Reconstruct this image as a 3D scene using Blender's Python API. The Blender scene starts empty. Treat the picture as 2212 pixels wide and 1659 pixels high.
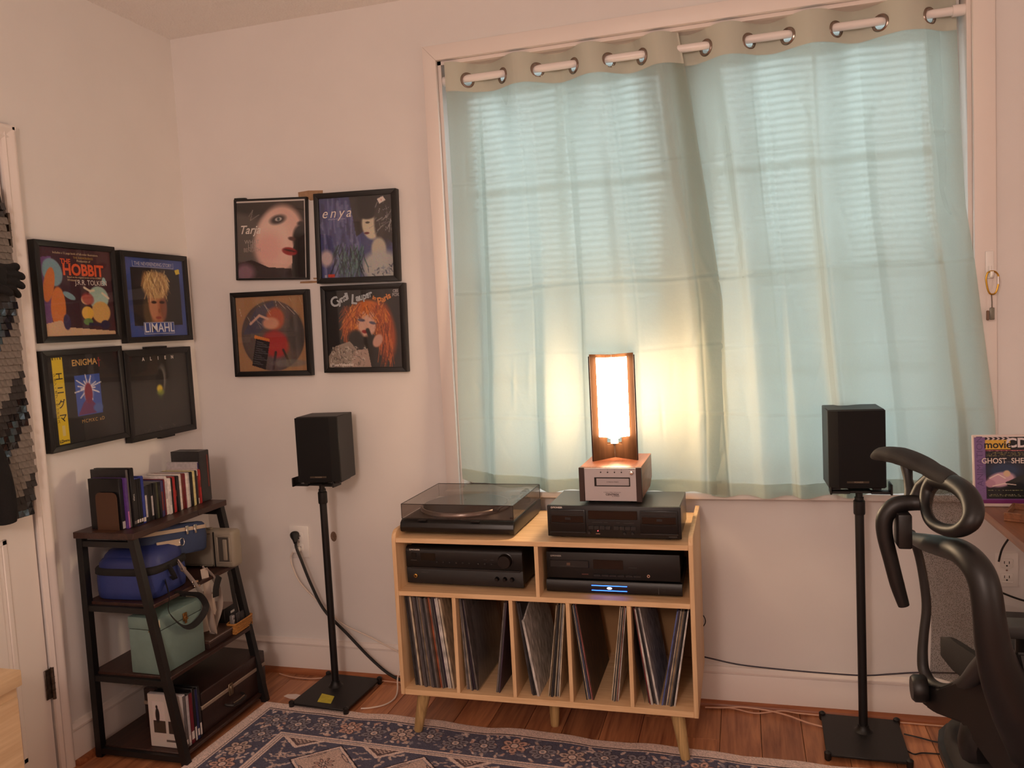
import bpy, bmesh, math, random
import numpy as np
from mathutils import Vector, Matrix
R = math.radians
rng = random.Random(7)
SC = bpy.context.scene
COL = SC.collection

# ------------------------------------------------------------------ camera, world, lights, exposure
def S(r, g, b):
    f = lambda c: (c / 12.92 if c <= .04045 else ((c + .055) / 1.055) ** 2.4)
    return (f(r / 255), f(g / 255), f(b / 255), 1)

cam_d = bpy.data.cameras.new('camera'); cam = bpy.data.objects.new('camera', cam_d); COL.objects.link(cam)
cam_d.sensor_width = 36; cam_d.lens = 1750 / 2212 * 36; cam_d.clip_start = .02
def cam_matrix(loc, yaw, pitch, roll):
    cy, sy = math.cos(yaw), math.sin(yaw)
    f = Vector((-sy * math.cos(pitch), cy * math.cos(pitch), math.sin(pitch)))
    r = Vector((cy, sy, 0)); u = r.cross(f)
    c, s = math.cos(roll), math.sin(roll)
    r, u = c * r + s * u, -s * r + c * u
    m = Matrix((r, u, -f)).transposed().to_4x4(); m.translation = loc
    return m
cam.matrix_world = cam_matrix((2.05, -2.706, 1.309), R(15.95), R(-4.37), R(-2.92))
SC.camera = cam

world = bpy.data.worlds.new('sky'); SC.world = world; world.use_nodes = True
wb = world.node_tree.nodes['Background']; wb.inputs[0].default_value = (.84, .94, 1.0, 1); wb.inputs[1].default_value = 2.8

def point_light(name, loc, energy, color, radius):
    d = bpy.data.lights.new(name, 'POINT'); d.energy = energy; d.color = color; d.shadow_soft_size = radius
    o = bpy.data.objects.new(name, d); o.location = loc; COL.objects.link(o); return o
# the room's other lamp, standing behind the photographer on the left (its shadows fall to the right of the speaker poles)
point_light('floor_lamp_light', (1.55, -3.55, 1.85), 57, (1, .79, .675), .16)
# a lamp on the desk at the right, out of frame (it throws the frames' shadows up and to the left)
point_light('desk_lamp_light', (3.7, -2.3, 1.1), 9, (1, .76, .62), .10)
LAMP_EMIT = 50.0

vs = SC.view_settings
vs.view_transform = 'Standard'; vs.look = 'None'; vs.gamma = 1; vs.use_curve_mapping = False; vs.exposure = 0.06
SC.cycles.use_denoising = True
SC.cycles.max_bounces = 10; SC.cycles.diffuse_bounces = 5; SC.cycles.transparent_max_bounces = 16
SC.cycles.sample_clamp_indirect = 6

# ------------------------------------------------------------------ helpers
class MB:
    """collects shapes, then links them as ONE mesh object"""
    def __init__(s): s.v = []; s.f = []; s.m = []
    def add(s, vs_, fs, mi=0):
        o = len(s.v); s.v += [tuple(p) for p in vs_]; s.f += [tuple(i + o for i in f) for f in fs]; s.m += [mi] * len(fs); return s
    def bm(s, b, mi=0, mat=None):
        b.verts.ensure_lookup_table(); b.verts.index_update()
        s.add([(mat @ v.co if mat else v.co) for v in b.verts], [[v.index for v in f.verts] for f in b.faces], mi); b.free(); return s
    def box(s, x0, x1, y0, y1, z0, z1, bev=0, seg=2, mi=0, mat=None):
        b = bmesh.new(); bmesh.ops.create_cube(b, size=1)
        bmesh.ops.scale(b, vec=(abs(x1 - x0), abs(y1 - y0), abs(z1 - z0)), verts=b.verts)
        bmesh.ops.translate(b, vec=((x0 + x1) / 2, (y0 + y1) / 2, (z0 + z1) / 2), verts=b.verts)
        if bev: bmesh.ops.bevel(b, geom=b.edges[:], offset=bev, segments=seg, affect='EDGES', profile=.5)
        return s.bm(b, mi, mat)
    def prism(s, poly, axis, a, b, mi=0, bev=0):
        """poly: 2-D outline in the two other axes (x: (y,z), y: (x,z), z: (x,y))"""
        def P(p, t):
            return {'x': (t, p[0], p[1]), 'y': (p[0], t, p[1]), 'z': (p[0], p[1], t)}[axis]
        bmn = bmesh.new(); n = len(poly)
        A = [bmn.verts.new(P(p, a)) for p in poly]; B = [bmn.verts.new(P(p, b)) for p in poly]
        bmn.faces.new(A); bmn.faces.new(B[::-1])
        for i in range(n): bmn.faces.new((A[i], B[i], B[(i + 1) % n], A[(i + 1) % n]))
        bmesh.ops.recalc_face_normals(bmn, faces=bmn.faces)
        if bev: bmesh.ops.bevel(bmn, geom=bmn.edges[:], offset=bev, segments=2, affect='EDGES', profile=.5)
        return s.bm(bmn, mi)
    def tube(s, pts, r, n=10, closed=False, mi=0, flat=None, up=None):
        """round tube along points; r a number or one per point; flat=(a,b) gives an elliptical section"""
        pts = [Vector(p) for p in pts]; m = len(pts); vs_ = []; fs = []
        rr = r if isinstance(r, (list, tuple)) else [r] * m
        prev = None
        for i, p in enumerate(pts):
            if closed: t = pts[(i + 1) % m] - pts[i - 1]
            else: t = pts[min(i + 1, m - 1)] - pts[max(i - 1, 0)]
            if t.length < 1e-9: t = Vector((0, 0, 1))
            t.normalize()
            if prev is None:
                u = Vector(up) if up else (Vector((0, 0, 1)) if abs(t.z) < .9 else Vector((1, 0, 0)))
            else: u = prev
            u = (u - t * u.dot(t));
            if u.length < 1e-6: u = t.orthogonal()
            u.normalize(); w = t.cross(u); prev = u
            fa, fb = (flat[i] if (flat and isinstance(flat[0], (list, tuple))) else (flat or (1, 1)))
            for k in range(n):
                a = 2 * math.pi * k / n
                vs_.append(p + (u * math.cos(a) * fa + w * math.sin(a) * fb) * rr[i])
        for i in range(m if closed else m - 1):
            j = (i + 1) % m
            for k in range(n):
                l = (k + 1) % n; fs.append((i * n + k, i * n + l, j * n + l, j * n + k))
        if not closed:
            fs.append(tuple(range(n - 1, -1, -1))); fs.append(tuple((m - 1) * n + k for k in range(n)))
        return s.add(vs_, fs, mi)
    def lathe(s, prof, n=24, mat=None, mi=0, cap=True):
        """prof: (r, z) pairs around the local z axis"""
        vs_ = []; fs = []
        for r, z in prof:
            for k in range(n):
                a = 2 * math.pi * k / n; vs_.append(Vector((r * math.cos(a), r * math.sin(a), z)))
        for i in range(len(prof) - 1):
            for k in range(n):
                l = (k + 1) % n; fs.append((i * n + k, i * n + l, (i + 1) * n + l, (i + 1) * n + k))
        if cap: fs.append(tuple(range(n - 1, -1, -1))); fs.append(tuple((len(prof) - 1) * n + k for k in range(n)))
        if mat: vs_ = [mat @ v for v in vs_]
        return s.add(vs_, fs, mi)
    def build(s, name, mats, parent=None, smooth=40, loc=None):
        me = bpy.data.meshes.new(name); me.from_pydata(s.v, [], s.f)
        if not isinstance(mats, (list, tuple)): mats = [mats]
        for m in mats: me.materials.append(m)
        if any(s.m): me.polygons.foreach_set('material_index', s.m)
        fix(me, smooth)
        return link(name, me, parent, loc)
def fix(me, smooth=40):
    b = bmesh.new(); b.from_mesh(me)
    bmesh.ops.recalc_face_normals(b, faces=b.faces)
    if smooth:
        lim = math.radians(smooth)
        for f in b.faces: f.smooth = True
        for e in b.edges:
            e.smooth = len(e.link_faces) != 2 or e.calc_face_angle(0) < lim
    b.to_mesh(me); b.free(); me.update()
def link(name, data, parent=None, loc=None):
    o = bpy.data.objects.new(name, data); COL.objects.link(o)
    if parent is not None: o.parent = parent
    if loc: o.location = loc
    return o
def tag(o, label, cat, group=None):
    o['label'] = label; o['category'] = cat
    if group: o['group'] = group
    return o
def thing(name, label, cat, loc=(0, 0, 0), rotz=0, group=None, rot=None):
    o = bpy.data.objects.new(name, None); COL.objects.link(o); o.empty_display_size = .05
    o.location = loc; o.rotation_euler = rot or (0, 0, rotz)
    return tag(o, label, cat, group)
def struct(o):
    o['kind'] = 'structure'; return o
def np_mesh(name, verts, quads, mats, parent=None, colors=None, smooth=True, loc=None):
    me = bpy.data.meshes.new(name); n = len(verts); m = len(quads)
    me.vertices.add(n); me.vertices.foreach_set('co', np.asarray(verts, 'f').ravel())
    me.loops.add(m * 4); me.loops.foreach_set('vertex_index', np.asarray(quads, 'i').ravel())
    me.polygons.add(m); me.polygons.foreach_set('loop_start', np.arange(0, m * 4, 4, dtype='i'))
    me.polygons.foreach_set('use_smooth', np.full(m, smooth))
    if colors is not None:
        a = me.attributes.new('Col', 'FLOAT_COLOR', 'POINT')
        c = np.ones((n, 4), 'f'); c[:, :3] = colors; a.data.foreach_set('color', c.ravel())
    me.update(calc_edges=True); me.validate()
    for mt in (mats if isinstance(mats, (list, tuple)) else [mats]): me.materials.append(mt)
    return link(name, me, parent, loc)
def grid_quads(nu, nv, keep=None):
    i = np.arange((nu - 1) * (nv - 1)); a = i % (nu - 1); b = i // (nu - 1); k = b * nu + a
    q = np.stack([k, k + 1, k + nu + 1, k + nu], 1)
    return q if keep is None else q[keep.ravel()]
def text(s, size, loc, mat, parent, name='lettering', align='CENTER', sx=1, bold=0, rot=(R(90), 0, 0), space=1, shear=0):
    cu = bpy.data.curves.new('t', 'FONT'); cu.body = s; cu.size = size; cu.align_x = align; cu.align_y = 'CENTER'
    cu.offset = bold; cu.space_character = space; cu.shear = shear; cu.resolution_u = 3
    o = bpy.data.objects.new('t', cu); me = bpy.data.meshes.new_from_object(o)
    bpy.data.objects.remove(o); bpy.data.curves.remove(cu)
    me.name = name; me.materials.clear(); me.materials.append(mat)
    q = link(name, me, parent, loc); q.rotation_euler = rot; q.scale = (sx, 1, 1); return q

# ------------------------------------------------------------------ materials
MAT = {}
def nodes(name):
    m = bpy.data.materials.new(name); m.use_nodes = True; nt = m.node_tree
    return m, nt, nt.nodes['Principled BSDF']
def mat(name, col, rough=.5, metal=0, noise=0, nscale=40, bump=0, bscale=200, spec=.5, emit=None, estr=0, coat=0, trans=0, stretch=None, dark=None):
    """principled material; noise mixes towards a darker tone, bump adds fine relief"""
    if name in MAT: return MAT[name]
    m, nt, p = nodes(name); N = nt.nodes; L = nt.links
    p.inputs['Base Color'].default_value = col; p.inputs['Roughness'].default_value = rough
    p.inputs['Metallic'].default_value = metal; p.inputs['Specular IOR Level'].default_value = spec
    p.inputs['Coat Weight'].default_value = coat; p.inputs['Transmission Weight'].default_value = trans
    if emit: p.inputs['Emission Color'].default_value = emit; p.inputs['Emission Strength'].default_value = estr
    if noise or bump:
        tc = N.new('ShaderNodeTexCoord'); mp = N.new('ShaderNodeMapping'); L.new(tc.outputs['Object'], mp.inputs[0])
        if stretch: mp.inputs['Scale'].default_value = stretch
    if noise:
        t = N.new('ShaderNodeTexNoise'); t.inputs['Scale'].default_value = nscale; t.inputs['Detail'].default_value = 5
        L.new(mp.outputs[0], t.inputs['Vector'])
        x = N.new('ShaderNodeMix'); x.data_type = 'RGBA'
        r = N.new('ShaderNodeValToRGB'); r.color_ramp.elements[0].position = .35; r.color_ramp.elements[1].position = .7
        L.new(t.outputs['Fac'], r.inputs[0]); L.new(r.outputs[0], x.inputs['Factor'])
        x.inputs['A'].default_value = dark or tuple(c * (1 - noise) for c in col[:3]) + (1,); x.inputs['B'].default_value = col
        L.new(x.outputs['Result'], p.inputs['Base Color'])
    if bump:
        t2 = N.new('ShaderNodeTexNoise'); t2.inputs['Scale'].default_value = bscale; t2.inputs['Detail'].default_value = 3
        L.new(mp.outputs[0], t2.inputs['Vector'])
        b = N.new('ShaderNodeBump'); b.inputs['Strength'].default_value = bump; b.inputs['Distance'].default_value = .002
        L.new(t2.outputs['Fac'], b.inputs['Height']); L.new(b.outputs[0], p.inputs['Normal'])
    MAT[name] = m; return m
def wood(name, c1, c2, axis='X', rough=.45, scale=9, rnd=False, bump=.05):
    """grain running along the given local axis"""
    if name in MAT: return MAT[name]
    m, nt, p = nodes(name); N = nt.nodes; L = nt.links
    tc = N.new('ShaderNodeTexCoord'); mp = N.new('ShaderNodeMapping'); L.new(tc.outputs['Object'], mp.inputs[0])
    sc = [scale * 4] * 3; sc['XYZ'.index(axis)] = scale * .28; mp.inputs['Scale'].default_value = sc
    if rnd:
        oi = N.new('ShaderNodeObjectInfo'); mm = N.new('ShaderNodeMath'); mm.operation = 'MULTIPLY'; mm.inputs[1].default_value = 37
        L.new(oi.outputs['Random'], mm.inputs[0]); L.new(mm.outputs[0], mp.inputs['Location'])
    n1 = N.new('ShaderNodeTexNoise'); n1.inputs['Scale'].default_value = 1; n1.inputs['Detail'].default_value = 6; n1.inputs['Distortion'].default_value = 1.6
    L.new(mp.outputs[0], n1.inputs['Vector'])
    n2 = N.new('ShaderNodeTexNoise'); n2.inputs['Scale'].default_value = 5; n2.inputs['Detail'].default_value = 3
    L.new(mp.outputs[0], n2.inputs['Vector'])
    ad = N.new('ShaderNodeMath'); ad.operation = 'MULTIPLY_ADD'; ad.inputs[1].default_value = .35; L.new(n2.outputs['Fac'], ad.inputs[0]); L.new(n1.outputs['Fac'], ad.inputs[2])
    r = N.new('ShaderNodeValToRGB'); e = r.color_ramp.elements; e[0].position = .42; e[0].color = c2; e[1].position = .85; e[1].color = c1
    L.new(ad.outputs[0], r.inputs[0])
    out = r.outputs[0]
    if rnd:
        hs = N.new('ShaderNodeHueSaturation'); mr = N.new('ShaderNodeMapRange'); mr.inputs['To Min'].default_value = .78; mr.inputs['To Max'].default_value = 1.18
        L.new(oi.outputs['Random'], mr.inputs[0]); L.new(mr.outputs[0], hs.inputs['Value']); L.new(out, hs.inputs['Color']); out = hs.outputs[0]
    L.new(out, p.inputs['Base Color']); p.inputs['Roughness'].default_value = rough
    b = N.new('ShaderNodeBump'); b.inputs['Strength'].default_value = bump; b.inputs['Distance'].default_value = .002
    L.new(ad.outputs[0], b.inputs['Height']); L.new(b.outputs[0], p.inputs['Normal'])
    MAT[name] = m; return m
def attr_mat(name, rough=.5, bump=0, bscale=400, spec=.4):
    if name in MAT: return MAT[name]
    m, nt, p = nodes(name); N = nt.nodes; L = nt.links
    a = N.new('ShaderNodeAttribute'); a.attribute_name = 'Col'; L.new(a.outputs['Color'], p.inputs['Base Color'])
    p.inputs['Roughness'].default_value = rough; p.inputs['Specular IOR Level'].default_value = spec
    if bump:
        tc = N.new('ShaderNodeTexCoord'); t = N.new('ShaderNodeTexNoise'); t.inputs['Scale'].default_value = bscale
        b = N.new('ShaderNodeBump'); b.inputs['Strength'].default_value = bump; b.inputs['Distance'].default_value = .003
        L.new(tc.outputs['Object'], t.inputs['Vector']); L.new(t.outputs['Fac'], b.inputs['Height']); L.new(b.outputs[0], p.inputs['Normal'])
    MAT[name] = m; return m
def glassy(name, tint, gloss=.04, rough=.02, haze=0, hazecol=(.5, .5, .5, 1)):
    """thin clear sheet: tinted straight-through view plus a mirror-like surface reflection"""
    if name in MAT: return MAT[name]
    m = bpy.data.materials.new(name); m.use_nodes = True; nt = m.node_tree; N = nt.nodes; L = nt.links; N.clear()
    out = N.new('ShaderNodeOutputMaterial'); t = N.new('ShaderNodeBsdfTransparent'); t.inputs[0].default_value = tint
    g = N.new('ShaderNodeBsdfGlossy'); g.inputs['Roughness'].default_value = rough; g.inputs[0].default_value = (1, 1, 1, 1)
    lf = N.new('ShaderNodeLayerWeight'); pw_ = N.new('ShaderNodeMath'); pw_.operation = 'POWER'; pw_.inputs[1].default_value = 5; L.new(lf.outputs['Facing'], pw_.inputs[0])
    lw = N.new('ShaderNodeMath'); lw.operation = 'MULTIPLY_ADD'; lw.inputs[1].default_value = .9; lw.inputs[2].default_value = gloss; L.new(pw_.outputs[0], lw.inputs[0])
    mx = N.new('ShaderNodeMixShader'); L.new(lw.outputs[0], mx.inputs[0]); L.new(t.outputs[0], mx.inputs[1]); L.new(g.outputs[0], mx.inputs[2])
    last = mx
    if haze:
        d = N.new('ShaderNodeBsdfDiffuse'); d.inputs[0].default_value = hazecol
        m2 = N.new('ShaderNodeMixShader'); m2.inputs[0].default_value = haze; L.new(mx.outputs[0], m2.inputs[1]); L.new(d.outputs[0], m2.inputs[2]); last = m2
    L.new(last.outputs[0], out.inputs[0]); MAT[name] = m; return m

M_wall = mat('painted_wall', S(230, 225, 222), .75, noise=.03, nscale=6, bump=.12, bscale=420)
M_trim = mat('white_trim_paint', S(232, 222, 216), .42, bump=.03, bscale=60)
def ceiling_mat():
    m, nt, p = nodes('popcorn_ceiling'); N = nt.nodes; L = nt.links
    p.inputs['Base Color'].default_value = S(244, 239, 236); p.inputs['Roughness'].default_value = .9
    tc = N.new('ShaderNodeTexCoord'); t = N.new('ShaderNodeTexNoise'); t.inputs['Scale'].default_value = 130; t.inputs['Detail'].default_value = 4
    b = N.new('ShaderNodeBump'); b.inputs['Strength'].default_value = .9; b.inputs['Distance'].default_value = .008
    L.new(tc.outputs['Object'], t.inputs['Vector']); L.new(t.outputs['Fac'], b.inputs['Height']); L.new(b.outputs[0], p.inputs['Normal']); return m
M_ceil = ceiling_mat()
M_floor = wood('oak_floor', S(198, 134, 92), S(134, 76, 48), 'Y', .38, 7, rnd=True)
M_black = mat('black_plastic', S(14, 13, 14), .45, bump=.05, bscale=500)
M_black2 = mat('black_satin', S(10, 9, 10), .34)
M_blackm = mat('black_painted_steel', S(16, 14, 15), .5, bump=.1, bscale=300)
M_white = mat('white_plastic', S(238, 234, 230), .35)
M_chrome = mat('chrome', S(215, 210, 205), .18, metal=1)
M_brass = mat('brass', S(190, 150, 80), .3, metal=1)
M_print_w = mat('white_print', S(235, 230, 225), .5)
M_dusk = mat('shadow_gap', S(8, 7, 7), .8)

# ------------------------------------------------------------------ the room shell
RX, RY, RZ = 4.3, -4.2, 2.44
WX0, WX1, WZ0, WZ1 = 1.068, 2.716, .724, 2.215      # window opening
fl = struct(MB().box(-.14, RX, RY, 0, -.06, -.008).build('floor', mat('subfloor', S(60, 40, 28), .8)))
pw = .122; plank_mesh = {}
for i in range(int(RX / pw) + 1):
    y = 0.0 - rng.uniform(0, 1.1); x0 = i * pw; w = min(pw, RX - x0)
    if w < .02: continue
    segs = [(0.0, y)]
    while segs[-1][1] > RY: segs.append((segs[-1][1], segs[-1][1] - 1.2))
    for a, b in segs:
        b = max(b, RY)
        if a - b < .03: continue
        key = (round(w, 3), round(a - b, 2))
        if key not in plank_mesh:
            tmp = MB().box(.0006, w - .0006, -(a - b) + .0006, -.0006, -.008, 0, .0008, 1).build('plank', M_floor, fl)
            plank_mesh[key] = tmp.data; tmp.location = (x0, a, 0)
        else: link('plank', plank_mesh[key], fl, (x0, a, 0))
struct(MB().box(-.05, RX + .05, RY - .05, .2, RZ, RZ + .06).build('ceiling', M_ceil))
bw = MB()
bw.box(-.05, WX0, 0, .16, 0, RZ); bw.box(WX1, RX + .05, 0, .16, 0, RZ); bw.box(WX0, WX1, 0, .16, 0, WZ0 - .02); bw.box(WX0, WX1, 0, .16, WZ1, RZ)
struct(bw.build('wall_back', M_wall))
lw_ = MB(); DY0, DY1, DZ = -.795, -1.56, 1.915
lw_.box(-.12, 0, DY0, 0, 0, RZ); lw_.box(-.12, 0, RY, DY1, 0, RZ); lw_.box(-.12, 0, DY1, DY0, DZ, RZ); lw_.box(-.14, -.12, RY, 0, 0, RZ)  # last box is an added backing that stops sky light leaking round the door
struct(lw_.build('wall_left', M_wall))
struct(MB().box(RX, RX + .05, RY, 0, 0, RZ).build('wall_right', M_wall))
struct(MB().box(0, RX, RY - .05, RY, 0, RZ).build('wall_front', M_wall))
# baseboards: tall board, stepped cap; brown shoe moulding in front of the foot
bb = [(0, .0), (-.016, .0), (-.016, .104), (-.014, .107), (-.019, .110), (-.019, .116), (-.011, .122), (-.008, .128), (0, .130)]
struct(MB().prism(bb, 'x', 0, RX).build('baseboard_back', M_trim))
struct(MB().prism([(-y, z) for y, z in bb], 'y', -.755, 0).build('baseboard_left', M_trim))
M_shoe = wood('shoe_moulding_wood', S(170, 104, 66), S(128, 70, 42), 'X', .4)
shoe = [(-.016, 0), (-.034, 0), (-.033, .008), (-.028, .014), (-.016, .017)]
struct(MB().prism(shoe, 'x', 0, RX).build('trim_1', M_shoe))
struct(MB().prism([(-y, z) for y, z in shoe], 'y', -.755, -.016).build('trim_2', M_shoe))
# door casing on the left wall, door and hinge
cs = [(0, 0), (.008, 0), (.011, .006), (.014, .010), (.011, .016), (.014, .026), (.019, .032), (.019, .040), (.016, .044), (0, .044)]
c1 = MB(); c1.prism([(x, DY0 + y - .004) for x, y in cs], 'z', 0, DZ + .04)
c1.prism([(x, DZ + y - .004) for x, y in cs], 'y', DY1 - .04, DY0 + .04); c1.prism([(x, DY1 - y + .004) for x, y in cs], 'z', 0, DZ + .04)
struct(c1.build('trim_3', M_trim))
M_door = mat('white_door_paint', S(235, 226, 220), .5)
d = MB(); d.box(-.045, -.006, DY1 + .004, DY0 - .006, .008, DZ - .006, .002, 1)
door = struct(d.build('door_1', M_door))
for zz0, zz1 in ((.09, .76), (.86, 1.78)):
    for yy0, yy1 in ((-1.13, -.90), (-1.46, -1.22)):
        q = MB(); pr = [(-.008, .0), (-.002, .004), (.001, .012), (-.003, .020), (-.006, .024)]
        q.box(-.007, -.002, yy0, yy1, zz0, zz0 + .018, .003, 1); q.box(-.007, -.002, yy0, yy1, zz1 - .018, zz1, .003, 1)
        q.box(-.007, -.002, yy0, yy0 + .018, zz0, zz1, .003, 1); q.box(-.007, -.002, yy1 - .018, yy1, zz0, zz1, .003, 1)
        q.box(-.008, -.004, yy0 + .03, yy1 - .03, zz0 + .03, zz1 - .03, .002, 1)
        q.build('door_panel_moulding', M_door, door)
M_hinge = mat('worn_steel', S(120, 108, 98), .4, metal=.9, noise=.4, nscale=80)
for hz in (.285, 1.65):
    h = MB(); h.tube([(.004, DY0 - .001, hz - .05), (.004, DY0 - .001, hz + .05)], .006, 12); h.box(-.004, .0, DY0 - .0245, DY0 - .001, hz - .046, hz + .046, .001, 1)
    for q in (-.02, 0, .02): h.box(-.003, .0105, DY0 - .007, DY0 + .005, hz + q - .0007, hz + q + .0007)
    h.build('hinge', M_hinge, door)

# window: casing, sill, two double-hung units, blinds
def casing(name, pts):
    struct(MB().prism(pts, 'y', -.02, 0, bev=.002).build(name, M_trim))
X0, X1, X2, X3, Z2, Z3 = 1.021, 1.068, 2.716, 2.774, 2.215, 2.266
casing('trim_4', [(X0, .70), (X1, .70), (X1, Z2), (X0, Z3)])
casing('trim_5', [(X2, .70), (X3, .70), (X3, Z3), (X2, Z2)])
casing('trim_6', [(X1, Z2), (X2, Z2), (X3, Z3), (X0, Z3)])
jb = MB(); jb.box(WX0 - .001, WX0 + .012, .0, .16, WZ0, WZ1); jb.box(WX1 - .012, WX1 + .001, 0, .16, WZ0, WZ1); jb.box(WX0, WX1, 0, .16, WZ1 - .012, WZ1 + .001)
struct(jb.build('trim_7', M_trim))
struct(MB().box(X0, X3, -.052, .16, .704, .726, .005).build('trim_8', M_trim))
M_glass = glassy('window_glass', (.93, .97, .97, 1))
MX = 1.875
def window(n, xa, xb):
    w = struct(link('window_%d' % n, None)); w.location = (xa, .1, .726)
    W = xb - xa; Hh = WZ1 - .012 - .726; zm = .70
    f = MB(); f.box(0, .03, -.01, .06, 0, Hh); f.box(W - .03, W, -.01, .06, 0, Hh); f.box(0, W, -.01, .06, Hh - .03, Hh); f.box(0, W, -.01, .06, 0, .03)
    f.build('window_frame', M_trim, w)
    for (za, zb, yy) in ((.03, zm + .02, .0), (zm - .02, Hh - .03, .03)):
        s = MB(); s.box(.03, .065, yy, yy + .028, za, zb); s.box(W - .065, W - .03, yy, yy + .028, za, zb); s.box(.065, W - .065, yy, yy + .028, zb - .04, zb); s.box(.065, W - .065, yy, yy + .028, za, za + .045)
        so = s.build('window_sash', M_trim, w)
        zc = (za + zb) / 2
        mu = MB(); mu.box(.065, W - .065, yy + .004, yy + .024, zc - .011, zc + .011); mu.box(W / 2 - .011, W / 2 + .011, yy + .0045, yy + .0235, za + .045, zb - .04)
        mu.build('muntin', M_trim, so)
        for (pa, pb) in ((.065, W / 2 - .011), (W / 2 + .011, W - .065)):
            for (qa, qb) in ((za + .045, zc - .011), (zc + .011, zb - .04)):
                MB().add([(pa, yy + .014, qa), (pb, yy + .014, qa), (pb, yy + .014, qb), (pa, yy + .014, qb)], [(0, 1, 2, 3)]).build('pane', M_glass, so)
    return w
window(1, WX0 + .012, MX - .025); window(2, MX + .025, WX1 - .012)
struct(MB().box(MX - .025, MX + .025, .085, .16, .726, WZ1 - .012).build('trim_9', M_trim))
def thin_mat(name, dif, trl, ft, transp=0, wscale=900):
    """cloth or vinyl: reflects, lets light glow through, and is a little see-through between the threads"""
    m = bpy.data.materials.new(name); m.use_nodes = True; nt = m.node_tree; N = nt.nodes; L = nt.links; N.clear()
    out = N.new('ShaderNodeOutputMaterial'); d = N.new('ShaderNodeBsdfDiffuse'); d.inputs[0].default_value = dif
    t = N.new('ShaderNodeBsdfTranslucent'); t.inputs[0].default_value = trl
    mx = N.new('ShaderNodeMixShader'); mx.inputs[0].default_value = ft; L.new(d.outputs[0], mx.inputs[1]); L.new(t.outputs[0], mx.inputs[2]); last = mx
    if transp:
        tc = N.new('ShaderNodeTexCoord'); n = N.new('ShaderNodeTexNoise'); n.inputs['Scale'].default_value = wscale; n.inputs['Detail'].default_value = 1
        mr = N.new('ShaderNodeMapRange'); mr.inputs['From Min'].default_value = .3; mr.inputs['From Max'].default_value = .7; mr.inputs['To Min'].default_value = transp * .4; mr.inputs['To Max'].default_value = transp * 1.6
        L.new(tc.outputs['Object'], n.inputs['Vector']); L.new(n.outputs['Fac'], mr.inputs[0])
        tr = N.new('ShaderNodeBsdfRefraction'); tr.inputs['Color'].default_value = (.90, .98, .96, 1); tr.inputs['IOR'].default_value = 1.28; tr.inputs['Roughness'].default_value = .46
        m2 = N.new('ShaderNodeMixShader'); L.new(mr.outputs[0], m2.inputs[0]); L.new(mx.outputs[0], m2.inputs[1]); L.new(tr.outputs[0], m2.inputs[2]); last = m2
        n3 = N.new('ShaderNodeTexNoise'); n3.inputs['Scale'].default_value = 26; n3.inputs['Detail'].default_value = 6
        b = N.new('ShaderNodeBump'); b.inputs['Strength'].default_value = .22; b.inputs['Distance'].default_value = .008
        L.new(tc.outputs['Object'], n3.inputs['Vector']); L.new(n3.outputs['Fac'], b.inputs['Height']); L.new(b.outputs[0], d.inputs['Normal']); L.new(b.outputs[0], t.inputs['Normal'])
    L.new(last.outputs[0], out.inputs[0]); return m
M_slat = thin_mat('blind_vinyl', S(225, 225, 222), S(225, 230, 228), .4)
def blind(label, xa, xb):
    t = thing('window_blind', label, 'blind', ((xa + xb) / 2, .075, .73), 0, 'white horizontal blinds behind the curtains')
    W = xb - xa; top = WZ1 - .014 - .73
    MB().box(-W / 2, W / 2, -.016, .016, top - .03, top, .003, 1).build('headrail', M_white, t)
    MB().box(-W / 2, W / 2, -.012, .012, 0, .014, .003, 1).build('bottom_rail', M_white, t)
    n = 62; dz = (top - .05) / n; sms = {}
    for k in range(n):
        z = .022 + k * dz; f_ = k / n; deg = 42 if f_ > .56 else (47 if f_ > .44 else 53); a = R(deg)      # lower slats hang closer to shut
        if deg not in sms:
            b = MB(); vs_ = []
            for i in range(5):
                s = -1 + i * .5; y = s * .0125 * math.cos(a) ; zz = s * .0125 * math.sin(a) + .0016 * (1 - s * s)
                vs_ += [(-W / 2 + .004, y, zz), (W / 2 - .004, y, zz)]
            b.add(vs_, [(2 * i, 2 * i + 1, 2 * i + 3, 2 * i + 2) for i in range(4)])
            o = b.build('slat', M_slat, t); o.location.z = z; sms[deg] = o.data
        else: link('slat', sms[deg], t, (0, 0, z))
    for x in (-W * .36, 0, W * .36):
        MB().tube([(x, -.013, .01), (x, -.013, top)], .0009, 5).build('ladder_cord', M_white, t)
    return t
blind('white slatted blind behind the left curtain panel', WX0 + .016, MX - .027)
blind('white slatted blind behind the right curtain panel', MX + .027, WX1 - .016)

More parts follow.
